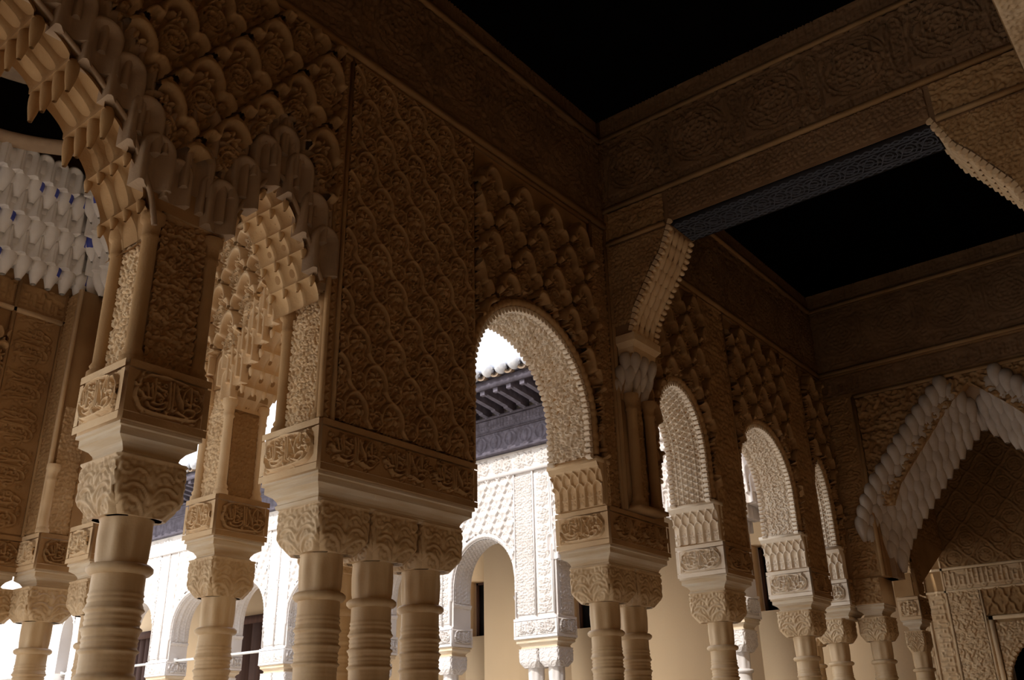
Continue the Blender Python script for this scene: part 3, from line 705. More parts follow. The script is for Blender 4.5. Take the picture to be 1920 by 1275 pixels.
# --- piers and columns of wall A
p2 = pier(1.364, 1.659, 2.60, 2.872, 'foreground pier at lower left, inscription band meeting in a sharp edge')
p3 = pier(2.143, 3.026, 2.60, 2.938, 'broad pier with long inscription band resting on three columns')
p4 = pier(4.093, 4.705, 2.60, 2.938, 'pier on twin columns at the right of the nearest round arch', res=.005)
p5 = pier(5.409, 5.79, 2.60, 2.938, 'pier on one column between the second and third round arches', m='cream', res=.0045)
p6 = pier(6.785, 7.16, 2.60, 2.938, 'pier on one column just before the lancet arch', m='cream', res=.005)
p7 = pier(7.54, 7.92, 2.60, 2.938, 'corner pier beyond the lancet arch', m='cream', res=.006)
column(1.51, 2.738, 'thick ringed column in the left foreground under the single column pier', bx=.235, by=.225)
for k, (x, w) in enumerate(((2.327, 'leftmost'), (2.592, 'middle'), (2.867, 'rightmost'))): column(x, 2.77, w+' of the three columns under the broad pier', 'three columns of the broad pier')
column(2.69, 3.09, 'column standing behind the three front columns of the broad pier', 'three columns of the broad pier')
link('abacus', MB().rect(2.54, 2.86, 2.93, 3.26, [(-.03, 2.43), (-.02, 2.48), (0, 2.49), (0, 2.726)]).mesh('abacus'), 'abacus', p3)
column(4.265, 2.77, 'left of the twin columns beside the nearest round arch', 'twin columns', bx=.255); column(4.54, 2.77, 'right of the twin columns beside the nearest round arch', 'twin columns', bx=.255)
column(5.59, 2.77, 'column under the pier between the second and third round arches', bx=.275, by=.255)
column(6.93, 2.77, 'column under the pier just before the lancet arch', bx=.275, by=.255)
# pilaster work above the bands of P2 and P3
for x, y in ((1.395, 2.645), (1.628, 2.645), (1.395, 2.845)): colonnette(p2, x, y, ZT, 3.275)
link('shaft_core', MB().box(1.41, 1.63, 2.645, 2.86, ZT, 3.3).mesh('core'), 'stucco', p2)
panel(p2, 'arabesque_panel', (1.425, 2.643, 2.735), (.175, 0, 0), (0, 0, .60), 'fillb', .016, .0032, scale=.8)
panel(p2, 'arabesque_panel', (1.408, 2.82, 2.735), (0, -.15, 0), (0, 0, .55), 'fill', .013, .0032, m='jamb')
bar(p2, 'lintel', (1.375, 1.645, 2.635, 2.87, 3.275, 3.32))
for y in (2.648, 2.885): colonnette(p3, 2.178, y, ZT, 3.255)
link('shaft_core', MB().box(2.190, 2.3, 2.64, 2.9, ZT, 3.3).mesh('core'), 'stucco', p3)
panel(p3, 'arabesque_panel', (2.186, 2.862, 2.735), (0, -.192, 0), (0, 0, .56), 'fill', .013, .0032, m='jamb')
for xx, x1 in ((4.06, 4.11),): pass
# P4 front colonnettes carrying the corbel of the crossing arch
for x in (4.315, 4.505): colonnette(p4, x, 2.545, 2.745, 3.39, .030)
panel(p4, 'arabesque_panel', (4.345, 2.575, 2.75), (.13, 0, 0), (0, 0, .62), 'fill', .010, .0048)
link('shaft_core', MB().box(4.27, 4.55, 2.578, 2.63, 2.73, 3.4).mesh('core'), 'stucco', p4)
bar(p4, 'base_step', (4.262, 4.56, 2.50, 2.60, 2.726, 2.748))

# ================================================================== crossing walls
XT0, XT1 = 4.258, 4.53
cy = [(.386, 3.766), (.42, 3.875), (.483, 3.975), (.554, 4.089), (.627, 4.186), (.697, 4.355), (2.163, 4.355), (2.233, 4.186), (2.306, 4.089), (2.377, 3.975), (2.44, 3.875), (2.474, 3.766)]
fT = lambda y: float(np.interp(y, [q[0] for q in cy], [q[1] for q in cy]))
S, Z = outline(.1, 2.64, 3.70, [(.386, 2.474, fT)])
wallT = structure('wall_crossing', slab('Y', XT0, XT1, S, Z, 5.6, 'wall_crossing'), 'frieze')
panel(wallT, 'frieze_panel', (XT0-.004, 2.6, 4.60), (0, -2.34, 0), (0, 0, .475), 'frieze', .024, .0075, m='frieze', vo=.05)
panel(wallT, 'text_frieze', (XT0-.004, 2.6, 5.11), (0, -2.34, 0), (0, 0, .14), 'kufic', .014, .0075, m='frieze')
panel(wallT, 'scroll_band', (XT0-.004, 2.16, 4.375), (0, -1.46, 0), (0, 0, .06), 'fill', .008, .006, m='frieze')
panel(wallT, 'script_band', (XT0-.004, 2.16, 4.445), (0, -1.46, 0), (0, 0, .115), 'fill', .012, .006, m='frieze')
for z in (4.565, 5.08): bar(wallT, 'molding', (XT0-.028, XT0, .27, 2.6, z, z+.03))
for y0, y1 in ((2.60, 2.19), (.67, .26)):
    msk = lambda Q: Q[..., 2] > np.interp(Q[..., 1], [q[0] for q in cy], [q[1] for q in cy])+.03
    panel(wallT, 'spandrel_panel', (XT0-.004, y0, 3.72), (0, y1-y0, 0), (0, 0, .60), 'fill', .012, .0055, mask=msk)
    panel(wallT, 'arabesque_panel', (XT0-.004, y0, 4.375), (0, y1-y0, 0), (0, 0, .18), 'fillb', .012, .0055)
    bar(wallT, 'molding', (XT0-.024, XT0, min(y0, y1), max(y0, y1), 4.335, 4.36))
sof = thing('soffit_board', (4.39, 1.43, 4.33), 'dark grey board with interlaced strapwork under the crossing beam', 'ceiling board')
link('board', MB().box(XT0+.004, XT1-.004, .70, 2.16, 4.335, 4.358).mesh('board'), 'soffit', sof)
def strap_mesh():
    O, U, V = np.array((XT0+.006, .705, 4.3345)), np.array((0, 1.45, 0)), np.array((.26, 0, 0)); res = .0032
    nx, ny = int(1.45/res), int(.26/res); a, b = np.meshgrid(np.linspace(0, 1, nx), np.linspace(0, 1, ny)); h = T['strap'].sample(a*1.45, b*.27)
    P = O+a[..., None]*U+b[..., None]*V; P[..., 2] -= .006*h; hc = (h[:-1, :-1]+h[1:, 1:])/2
    return grid_mesh('strap', P, hc > .12)
link('strapwork', strap_mesh(), 'strap', sof)
brk = thing('bracket_arch', (4.39, 2.45, 3.7), 'curved stalactite bracket rising from the twin column pier to the dark beam', 'bracket')
brk2 = thing('bracket_arch', (4.39, .40, 3.7), 'pale stalactite bracket at the upper right edge, mirroring the other', 'bracket')
for par, sg in ((brk, 1), (brk2, -1)):
    pts = np.array([(1.43+sg*(y-1.43), z) for y, z in cy[6:]]); 
    n = 9; Q, L = resample(pts[1:], n+1) if False else resample(pts, n+1)
    for k in range(n):
        y, z = (Q[k]+Q[k+1])/2
        cells(par, 'far', [(XT0+.05+.057*i, y+sg*.028, z-.075) for i in range(4)], 0 if sg > 0 else PI, 'jamb', .60)
    for t, s_ in ((XT0-.008, 1), (XT1+.008, -1)):
        PP = pts if sg > 0 else pts[::-1]
        scallops(par, 'Y', PP[::-1] if sg > 0 else PP[::-1], t, s_, 'jamb', .034, 1.1)
    yi = 1.43+sg*(2.474-1.43)
    y0, y1 = sorted((yi-sg*.012, 1.43+sg*(2.62-1.43)))
    link('impost', MB().rect(XT0, XT1, y0, y1, [(-.02, 3.60), (-.012, 3.66), (.012, 3.69), (.012, 3.735), (-.005, 3.745), (-.005, 3.77)]).mesh('impost'), 'jamb', par)
    link('corbel_core', MB().loft([[(XT0+.01, a, z), (XT1-.01, a, z), (XT1-.01, b, z), (XT0+.01, b, z)] for a, b, z in [tuple(sorted((yi+sg*o, 1.43+sg*1.19)))+(zz,) for o, zz in ((.10, 3.36), (.075, 3.45), (.035, 3.56), (.01, 3.62))]]).mesh('corbel'), 'stucco', par)
    for r, (o, z, nn) in enumerate(((.085, 3.36, 3), (.055, 3.43, 4), (.02, 3.50, 3))):
        cells(par, 'far', [(XT0+.27*(i+.5)/nn, yi+sg*o, z+.02) for i in range(nn)], 0 if sg > 0 else PI, 'muqp', .62)
        cells(par, 'far', [(XT0+.012, yi+sg*(o+.04), z+.02)], -PI/2, 'muqp', .62)

# inner wall of the gallery (camera stands in its wide opening)
inn = structure('wall_right', MB().box(4.4, 10.3, -.15, .26, 0, 5.6).box(-2.2, 4.4, -1.5, .26, 4.42, 5.6).box(-6, -2.2, -.15, .26, 0, 5.6).mesh('wall_right'), 'stucco')
panel(inn, 'lintel_panel', (-1.0, .255, 4.418), (5.25, 0, 0), (0, -.40, 0), 'fill', .010, .009, m='jamb')
structure('wall_back_bounce', MB().box(-2.3, 4.5, -1.6, -1.4, 0, 4.5).box(-2.4, -2.2, -1.5, .0, 0, 4.5).box(4.4, 4.6, -1.5, 0, 0, 4.5).box(-6.2, -6, -.2, 2.95, 0, 5.6).mesh('wall_back_bounce'), 'stucco')  # unseen shallow recess, its back set close to bounce light onto the pier fronts
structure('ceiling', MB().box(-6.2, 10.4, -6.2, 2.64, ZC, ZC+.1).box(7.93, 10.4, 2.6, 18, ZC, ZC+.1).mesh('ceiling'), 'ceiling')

# --- second crossing wall with the wide stalactite arch
XU = 7.66
uy = [(.70, 3.0), (.78, 3.16), (.99, 3.40), (1.2, 3.64), (1.36, 3.80), (1.435, 3.87), (1.51, 3.80), (1.67, 3.64), (1.88, 3.40), (2.09, 3.156), (2.17, 3.0)]
fU = lambda y: float(np.interp(y, [q[0] for q in uy], [q[1] for q in uy]))+.27
S, Z = outline(.1, 2.64, ZT, [(.56, 2.31, fU)])
wallU = structure('wall_far_crossing', slab('Y', XU, 7.95, S, Z, 5.6, 'wall_far_crossing'), 'stucco')
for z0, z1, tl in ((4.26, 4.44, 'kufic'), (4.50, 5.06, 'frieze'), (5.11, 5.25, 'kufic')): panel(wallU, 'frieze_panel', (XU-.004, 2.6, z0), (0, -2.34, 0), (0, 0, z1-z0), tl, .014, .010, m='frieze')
for z in (4.205, 4.46, 5.075): bar(wallU, 'molding', (XU-.03, XU, .27, 2.6 if z > 4.3 else 2.34, z, z+.03))
bar(wallU, 'molding', (XU-.03, XU, 2.325, 2.352, 2.73, 4.22))
panel(wallU, 'script_strip', (XU-.004, 2.595, 2.735), (0, -.235, 0), (0, 0, 1.5), SCR2, .014, .006, rot=True)
mk = lambda Q: Q[..., 2] > np.vectorize(fU)(np.clip(Q[..., 1], .57, 2.30))+.0
panel(wallU, 'leaf_spandrel', (XU-.004, 2.32, 3.0), (0, -1.78, 0), (0, 0, 1.2), 'fillb', .03, .009, mask=mk, scale=1.5)
marchC = thing('muqarnas_arch', (7.75, 1.43, 3.0), 'wide stalactite arch of round plaster cells at the far right', 'arch')
for s_ in (1, -1):
    Q, L = resample(np.array([(2.24, 2.86), (2.19, 3.0), (2.09, 3.156), (1.88, 3.40), (1.67, 3.64), (1.51, 3.80), (1.435, 3.87)]), 15)
    for k, (y, z) in enumerate(Q):
        y = 1.43+s_*(y-1.43)
        for r in range(5):                      # rows step back through the wall and outwards over the face
            cells(marchC, 'far', [(XU+(.185, .125, .075, .022, -.020)[r], y+s_*(.050*r), z-.06+.060*r)], -PI/2, 'muqp', 1.0)
for k_, (xa, xb, off) in enumerate(((XU+.10, XU+.20, .13), (XU+.19, 7.955, -.23+.27))):
    link('stepped_core', slab('Y', xa, xb, *outline(.4, 2.5, ZT, [(.60, 2.27, lambda y, o=off: fU(y)-.27+o)]), 4.3, 'core'), 'muq', marchC)

# corner pier turning towards the arch
p7b = pier(7.64, 7.94, 2.37, 2.605, 'pilaster pier under the wide stalactite arch at right', faces='', res=.006)
panel(p7b, 'script_panel', (7.64, 2.595, ZB+.005), (0, -.215, 0), (0, 0, .195), 'fillb', .012, .006)
column(7.69, 2.80, 'front column of the corner pier at right', 'corner pier columns', bx=.27, by=.23); column(7.80, 2.50, 'right column of the corner pier, under the pilaster', 'corner pier columns', bx=.25, by=.22); column(7.80, 3.06, 'rear column of the corner pier, half hidden behind its neighbours', 'corner pier columns', bx=.22, by=.22)

# --- room beyond: end wall and side arch
EX = 10.3
wins = [(9.053, 8.708, 2.95, 3.725), (7.25, 6.916, 2.91, 3.70), (4.63, 4.15, 2.89, 3.65)]
mbw = MB(); ys = [2.95]
edges = sorted([(b, a, z0, z1) for a, b, z0, z1 in wins]); y = 2.95
for a, b, z0, z1 in edges:
    mbw.box(EX, EX+.35, y, a, 0, 5.6)
    if z0 > 0: mbw.box(EX, EX+.35, a, b, 0, z0)
    mbw.box(EX, EX+.35, a, b, z1, 5.6); y = b
mbw.box(EX, EX+.35, y, 20, 0, 5.6)
structure('wall_far', mbw.mesh('wall_far'), 'beige')
for k, (a, b, z0, z1) in enumerate(edges):
    fr = .03
    w = tag(link('window_%d' % (k+1), MB().box(EX+.30, EX+.36, a-.02, b+.02, z0-.02, z1+.02).mesh('window'), 'dark'), kind='structure')
    link('window_frame', MB().box(EX+.24, EX+.29, a, a+fr, z0, z1).box(EX+.24, EX+.29, b-fr, b, z0, z1).box(EX+.24, EX+.29, a, b, z0, z0+fr).box(EX+.24, EX+.29, a, b, z1-fr, z1).mesh('frame'), 'curtain', w)
ew = structure('wall_end', MB().box(EX, EX+.35, -.15, 1.205, 0, 5.6).box(EX, EX+.35, 2.155, 2.95, 0, 5.6).box(EX, EX+.35, 1.205, 2.155, 2.455, 5.6).mesh('wall_end'), 'stucco')
EXP = EX-.003
panel(ew, 'medallion_panel', (EXP, 2.575, 3.125), (0, -2.3, 0), (0, 0, 1.45), 'med', .018, .0095)
panel(ew, 'kufic_band', (EXP, 2.575, 2.905), (0, -2.3, 0), (0, 0, .19), 'kuficb', .018, .008, m='jamb')
panel(ew, 'kufic_strip', (EXP, 2.76, 1.7), (0, -.18, 0), (0, 0, 1.19), t_kufic(.5, .18, .009, 9), .018, .008, m='jamb', rot=True)
panel(ew, 'kufic_strip', (EXP, 2.95, 1.7), (0, -.16, 0), (0, 0, 2.8), t_kufic(.5, .16, .009, 11), .016, .009, m='jamb', rot=True)
panel(ew, 'leaf_panel', (EXP, 2.555, 1.7), (0, -.29, 0), (0, 0, 1.19), 'fillb', .020, .007, m='jamb', scale=1.15)
panel(ew, 'arch_row_panel', (EXP, 2.235, 2.63), (0, -1.9, 0), (0, 0, .26), 'net', .016, .008)
panel(ew, 'scroll_strip', (EXP, 2.262, 1.7), (0, -.04, 0), (0, 0, .92), 'scroll', .010, .006, m='jamb', rot=True)
panel(ew, 'niche_spandrel', (EXP, 2.17, 1.7), (0, -.98, 0), (0, 0, .86), 'fillb', .02, .008, m='jamb', scale=.8, mask=lambda Q: ((Q[..., 1]-1.68)/.49)**2+((Q[..., 2]-1.95)/.52)**2 > 1)
for b in ((EXP-.014, EXP, .27, 2.95, 3.10, 3.125), (EXP-.014, EXP, .27, 2.95, 2.88, 2.903), (EXP-.014, EXP, 2.562, 2.584, 1.7, 4.6), (EXP-.014, EXP, 2.76, 2.782, 1.7, 4.6), (EXP-.012, EXP, 2.238, 2.258, 1.7, 2.9), (EXP-.03, EXP, 2.18, 2.22, 1.7, 2.62), (EXP-.03, EXP, .3, 2.22, 2.585, 2.62)): bar(ew, 'molding', b, 'jamb')
nich = thing('niche', (EX-.02, 1.68, 1.95), 'dark scalloped niche at the lower right corner', 'niche')
pa = np.array([(1.68+.47*math.cos(t), 1.95+.50*math.sin(t)) for t in np.linspace(0, PI, 40)])
link('recess', MB().box(EX+.30, EX+.36, 1.18, 2.18, 0, 2.48).mesh('recess'), 'dark', nich)
link('rim', MB().tube(np.array([(EX-.015, y, z) for y, z in pa]), .02, 8, .02*(1+.3*np.sin(np.arange(40)*PI))).mesh('rim', True), 'jamb', nich); scallops(nich, 'Y', pa, EX-.02, -1, 'jamb', .045, 1.3)
# side arch towards the sunlit gallery, on a free column
a8 = (8.50, .50, 3.16, .50)
S, Z = outline(7.95, 10.3, ZT, [(8.0, 9.0, ell(*a8))])
w8 = structure('wall_side_bay', slab('X', 2.52, 2.68, np.array(S), np.where(np.array(S) > 9.34, 3.3, np.array(Z)), 5.6, 'wall_side_bay'), 'stucco')
panel(w8, 'arabesque_panel', (9.06, 2.516, 2.75), (1.2, 0, 0), (0, 0, 2.4), 'fillb', .012, .012, mask=lambda Q: (Q[..., 0] < 9.32) | (Q[..., 2] > 3.31))
ar8 = thing('arch', (8.5, 2.6, 2.97), 'small arch with beaded edge half hidden behind the corner pier', 'arch')
P8 = arch_path(*a8, 2.975); link('soffit', soffit_relief('X', P8, 2.53, 2.67, T['fill'], .010, .006), 'jamb', ar8); scallops(ar8, 'X', P8, 2.505, 1, 'jamb', .05, 1.7)
panel(ar8, 'stalactite_impost', (9.045, 2.69, 2.73), (0, -.18, 0), (0, 0, .235), 'niche', .016, .006, 'jamb', lean=lambda u, v: .01+.04*np.clip((v-.09)/.15, 0, 1)**2)
link('impost_block', MB().box(9.045, 9.1, 2.50, 2.69, 2.728, 2.975).mesh('b'), 'jamb', ar8)
pier(9.04, 9.32, 2.50, 2.69, 'small pier on a single column seen under the wide stalactite arch', res=.008); column(9.18, 2.60, 'lone column beneath the small pier under the wide stalactite arch', bx=.22, by=.16)

# ================================================================== pavilion seen through the left arches
XP0, XP1 = 2.58, 2.805
fq1, fq2 = pth(3.38, .46, 3.22, .46, 1.4), pth(4.45, .37, 3.22, .44, 1.4)
fq3 = pth(5.18, .12, 3.1, .16)
def fside(y): return fq1(y) if y < 3.84 else 3.30 if y < 4.08 else fq2(y) if y < 4.82 else 3.30 if y < 5.06 else fq3(y)
S, Z = outline(2.94, 5.78, ZT, [(2.945, 5.30, fside)])
wp = structure('wall_pavilion_side', slab('Y', XP0, XP1, S, Z, 5.4, 'wall_pavilion'), 'stucco')
wpf = structure('wall_pavilion_far', slab('X', 5.5, 5.76, *outline(-.36, 2.6, ZT, [(.1, .8, pth(.45, .35, 3.2, .5)), (.95, 1.70, pth(1.33, .37, 3.2, .6))]), 5.4, 'wall_pavilion_far'), 'stucco')
wpl = structure('wall_pavilion_near', slab('Y', -.36, -.1, *outline(2.94, 5.76, ZT, [(3.0, 3.84, pth(3.42, .42, 3.22, .46)), (4.08, 4.82, fq2)]), 5.4, 'wall_pavilion_near'), 'stucco')
vq1, vq2 = np.vectorize(fq1), np.vectorize(fq2)
def regp(s, z): return (s > 2.96) & (s < 5.02) & (z < 4.24) & (z > np.where((s < 3.86), vq1(np.clip(s, 2.94, 3.84))+.22, -9)) & (z > np.where((s > 4.06) & (s < 4.84), vq2(s)+.2, -9)) & ((np.abs(s-3.96) > .10) | (z > 3.48)) & ((s < 4.8) | (z > 3.42))
sebka_field(wp, -PI/2, XP0, 3.96, 4.12, 6, regp, .85, 'jamb', sgn=-1)
mq = thing('muqarnas_arch', (2.7, 3.39, 3.22), 'warmly lit stalactite arch with honeycomb carving inside the pavilion, seen through the narrow arch', 'arch')
mq2 = thing('muqarnas_arch', (2.7, 4.45, 3.22), 'second pavilion stalactite arch, between the foreground pier and the far corner', 'arch')
for par, fn, lo, hi in ((mq, fq1, 2.96, 3.86), (mq2, fq2, 4.06, 4.84)):
    ys_ = np.linspace(lo, hi, 13); 
    for r in range(3):
        for i, y in enumerate(ys_):
            yy = y if r % 2 == 0 else y+.035; f = fn(min(max(yy, lo+.03), hi-.03))
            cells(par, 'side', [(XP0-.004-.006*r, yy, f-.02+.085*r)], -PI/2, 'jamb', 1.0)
    mid, hw = (lo+hi)/2, (hi-lo)/2-.02
    for s_ in (1, -1):
        pk = [(mid+s_*(hw+.01), 3.17)]+[(mid+s_*hw*q-s_*.02, fn(mid+s_*hw*q)-.035) for q in (.86, .72, .56, .38, .18, .02)]
        tiers(par, pk, s_, 'jamb', XP0, XP1, .040, 3, 'Y', .5)
q1 = pier(2.56, 2.862, 3.84, 4.085, 'warmly lit pavilion pier on a slim column behind the foreground pier'); column(2.71, 3.962, 'slim column of the warmly lit pavilion pier', bx=.24, by=.20)
for y in (3.865, 4.06): colonnette(q1, 2.592, y, ZT, 3.22, .024, 'jamb')
colonnette(q1, 2.795, 3.865, ZT, 3.22, .022, 'jamb')
link('shaft_core', MB().box(2.60, 2.80, 3.868, 4.06, ZT, 3.31).mesh('core'), 'jamb', q1)
panel(q1, 'arabesque_panel', (2.598, 4.045, 2.735), (0, -.16, 0), (0, 0, .56), 'fillb', .010, .0045, m='jamb', scale=.7); panel(q1, 'arabesque_panel', (2.622, 3.866, 2.735), (.15, 0, 0), (0, 0, .56), 'fill', .008, .0045, m='stucco')
r2 = pier(2.48, 2.76, 4.82, 5.06, 'narrow pavilion pier partly hidden behind the foreground capital', res=.006); column(2.62, 4.95, 'thin column of the narrow pavilion pier behind the thick foreground column', bx=.22, by=.20, r=.8)
link('shaft_core', MB().box(2.52, 2.74, 4.85, 5.04, ZT, 3.31).mesh('core'), 'jamb', r2); panel(r2, 'arabesque_panel', (2.516, 5.03, 2.735), (0, -.17, 0), (0, 0, .56), 'fill', .009, .006, m='jamb')
r1 = pier(2.42, 2.72, 5.29, 5.56, 'corner pier of the pavilion at the lower left edge', res=.006); column(2.55, 5.42, 'right column of the pavilion corner pier at the lower left edge', 'pavilion corner columns', bx=.26, by=.24)
r1b = pier(2.02, 2.42, 5.5, 5.76, 'wall pier beside the pavilion corner, cut by the left edge', faces='f', res=.007); column(2.33, 5.62, 'column at the left edge beside the pavilion corner', 'pavilion corner columns', bx=.24, by=.24)
link('pilaster_core', MB().box(2.42, 2.60, 5.32, 5.56, ZT, 4.25).mesh('core'), 'stucco', r1); 
panel(r1, 'arabesque_strip', (2.416, 5.50, 2.735), (0, -.17, 0), (0, 0, 1.50), 'fill', .010, .006, m='stucco'); panel(r1, 'script_panel', (2.44, 5.316, 2.735), (.14, 0, 0), (0, 0, .75), 'fill', .010, .006, m='jamb')
colonnette(r1, 2.43, 5.305, ZT, 3.12, .024, 'jamb'); bar(r1, 'molding', (2.405, 2.425, 5.31, 5.335, ZT, 4.25), 'jamb')
panel(wpf, 'script_strip', (2.13, 5.495, 2.735), (.27, 0, 0), (0, 0, 1.32), SCR, .014, .005, m='stucco', rot=True)
for x in (2.10, 2.402): bar(wpf, 'molding', (x, x+.018, 5.47, 5.5, ZT, 4.25))
def regf(s, z): return (s > 1.70) & (s < 2.10) & (z > 3.1) & (z < 4.05)
sebka_field(wpf, 0, 5.5, 1.96, 3.88, 5, regf, .85, 'stucco')
panel(wpf, 'text_frieze', (1.2, 5.494, 4.075), (1.22, 0, 0), (0, 0, .17), 'kufic', .014, .008); panel(wp, 'text_frieze', (XP0-.004, 5.3, 4.245), (0, -2.3, 0), (0, 0, .16), 'kufic', .014, .008)
bar(wpf, 'molding', (1.2, 2.42, 5.47, 5.5, 4.045, 4.072), 'jamb'); bar(wp, 'molding', (XP0-.03, XP0, 2.95, 5.4, 4.215, 4.243), 'jamb')
# stalactite cornice and wooden dome
corn = thing('muqarnas_cornice', (1.25, 4.2, 4.25), 'white stalactite cornice with traces of blue paint inside the pavilion', 'cornice')
fr = MB()
for k in range(6):
    o = .045*k; z = 4.27+.105*k; x0, x1, y0, y1 = -.1+o, 2.5-o, 3.0+o, 5.42-o
    for b in ((-.36, 2.84, 2.9, y0), (-.36, 2.84, y1, 5.7), (-.36, x0, y0, y1), (x1, 2.84, y0, y1)): fr.box(*b, z+.05, z+.165)
    if k == 5: fr.box(-.36, .50, y0, y1, 4.95, 5.0)
    nn = 26-k
    for i in range(nn):
        y = y0+.1+(i+.5*(k % 2))*.092
        if 3.9 < y < y1: cells(corn, random.choice(['white', 'whiteb']) if k % 2 == 0 else 'hoodw', [(x1+.02, y, z)], -PI/2, 'muqw')
        x = x1-.05-(i+.5*(k % 2))*.092
        if x > .9: cells(corn, random.choice(['white', 'whiteb']) if k % 2 == 0 else 'hoodw', [(x, y1+.02, z)], 0, 'muqw')
link('stepped_core', fr.mesh('core'), 'muqw', corn)
rim = thing('dome', (1.2, 4.2, 4.9), 'dark wooden dome above the pavilion cornice at the left edge', 'dome')
a = np.linspace(0, 2*PI, 64, endpoint=False)
def ringz(r, z): return np.stack([1.42+r*np.cos(a), 4.32+r*np.sin(a), np.full(64, z)], -1)
link('rim', MB().loft([ringz(.95, 4.93), ringz(.88, 4.94), ringz(.86, 4.97), ringz(.88, 5.0), ringz(.95, 5.0)], False).mesh('rim', True), 'muq', rim)
link('shell', MB().loft([ringz(1.0, 4.99), ringz(.87, 4.99), ringz(.86, 5.1), ringz(.8, 5.35), ringz(.5, 5.6), ringz(.1, 5.7)], False).mesh('shell', True), 'ceiling', rim)
structure('pavilion_roof', MB().loft([[(-.9, 2.9, z1), (3.3, 2.9, z1), (3.3, 6.3, z1), (-.9, 6.3, z1)] if k < 2 else [(1.15, 4.55, z1), (1.25, 4.55, z1), (1.25, 4.65, z1), (1.15, 4.65, z1)] for k, z1 in enumerate((5.3, 5.42, 6.9))]).mesh('roof'), 'tile')

# ================================================================== sunlit side gallery
XB0, XB1 = 7.66, 7.94
bops = [(2.97, 3.55, 'l'), (3.86, 5.52, 'l'), (6.06, 6.905, 'r'), (7.22, 8.05, 'r'), (8.36, 9.69, 'r'), (10.18, 10.98, 'r'), (11.30, 12.25, 'r'), (12.76, 13.60, 'r'), (13.9, 14.75, 'r'), (15.05, 15.42, 'r'), (15.9, 16.8, 'r')]
bfn = []
for a_, b_, k in bops:
    c_, h_ = (a_+b_)/2, (b_-a_)/2
    H = min(.47, h_+.12); bfn.append((a_, b_, ell(c_, h_, 3.60-H, H) if k == 'r' else pth(c_, h_, 3.35, .5 if h_ > .5 else .35)))
wb = structure('wall_court', slab('Y', XB0, XB1, *outline(2.94, 18, ZT, bfn), 5.0, 'wall_court'), 'court')
XBP = XB0-.004
def zop(y):
    z = np.full(y.shape, -1.0)
    for a_, b_, f in bfn:
        k = (y > a_-.05) & (y < b_+.05); z[k] = [f(min(max(q, a_+.004), b_-.004))+.07 for q in y[k]]
    return z
def bmask(Q): return Q[..., 2] > zop(Q[..., 1].ravel()).reshape(Q.shape[:2])
panel(wb, 'text_frieze', (XBP, 16.8, 4.26), (0, -13.8, 0), (0, 0, .21), t_text(.62, .21, 2, False, .006), .016, .010, m='court') if False else None
tf = t_text(.62, .20, 2, False, .006); tf.per = True
for y0, y1, rs in ((7.6, 4.0, .009), (10.4, 7.6, .014), (16.8, 10.4, .02)):
    panel(wb, 'text_frieze', (XBP, y0, 4.265), (0, y1-y0, 0), (0, 0, .20), tf, .022, rs*.8, m='court')
    panel(wb, 'sebka_panel', (XBP, y0, 3.0), (0, y1-y0, 0), (0, 0, 1.225), 'net', .026, rs*.8, m='court', mask=lambda Q: bmask(Q) & (np.array([any(a_-.02 < q < b_+.02 for a_, b_, _ in bfn) for q in Q[..., 1].ravel()]).reshape(Q.shape[:2])))
for y0, y1 in ((5.54, 6.04), (9.71, 10.16), (12.27, 12.74), (6.93, 7.2), (8.07, 8.34), (11.0, 11.28)):
    w = (y1-y0); 
    panel(wb, 'arabesque_panel', (XBP, y1-.02, 2.76), (0, -(w*.5-.03), 0), (0, 0, 1.44), 'fill', .018, .007 if y0 < 7 else .014, m='court')
    panel(wb, 'script_strip', (XBP, y0+w*.5-.02, 2.76), (0, -(w*.5-.05), 0), (0, 0, 1.44), SCR2, .018, .007 if y0 < 7 else .014, m='court', rot=True, scale=.8)
    for y in (y0, y0+w*.5-.015, y1-.015): bar(wb, 'molding', (XB0-.022, XB0, y, y+.015, 2.74, 4.24), 'court')
bar(wb, 'molding', (XB0-.03, XB0, 3.0, 17, 4.225, 4.26), 'court'); bar(wb, 'molding', (XB0-.02, XB0, 3.0, 17, 4.466, 4.485), 'court')
for k, (a_, b_, f) in enumerate(bfn[2:7]):
    c_, h_ = (a_+b_)/2, (b_-a_)/2; H = min(.47, h_+.12); P = arch_path(c_, h_, 3.60-H, H, 2.975)
    nm = ('sunlit round arch framed by the nearest round arch', 'sunlit arch of the side gallery hidden mostly by the three columns', 'wider sunlit arch behind the three columns', 'sunlit arch with brown door behind the slim pavilion column', 'pale arch left of the slim pavilion column')[k]
    th = thing('arch', (7.8, c_, 2.97), nm, 'arch', 'side gallery arches')
    link('soffit', soffit_relief('Y', P, XB0+.01, XB1-.01, T['geo'], .010, .008 if k == 0 else .014), 'court', th)
    n = 160; R, L = resample(arch_path(c_, h_+.03, 3.60-H, H+.03, 2.99), n); t = np.linspace(0, L, n)
    link('archivolt', MB().tube(np.stack([np.full(n, XB0-.005), R[:, 0], R[:, 1]], -1), .02, 6, .024*(.75+.25*np.abs(np.sin(t/.045*PI)))).mesh('archivolt', True), 'court', th)
    for yj, s_ in ((b_, 1), (a_, -1)):
        O = (XB0, yj+.04, 2.73) if s_ > 0 else (XB1, yj-.04, 2.73); U = (.28, 0, 0) if s_ > 0 else (-.28, 0, 0)
        panel(th, 'stalactite_impost', O, U, (0, 0, .235), 'niche', .016, .009, 'court', lean=lambda u, v: .012+.04*np.clip((v-.09)/.15, 0, 1)**2)
        y0, y1 = sorted((yj+s_*.04, yj+s_*.001)); link('impost_block', MB().box(XB0+.002, XB1-.002, y0, y1, 2.728, 2.972).mesh('b'), 'court', th)
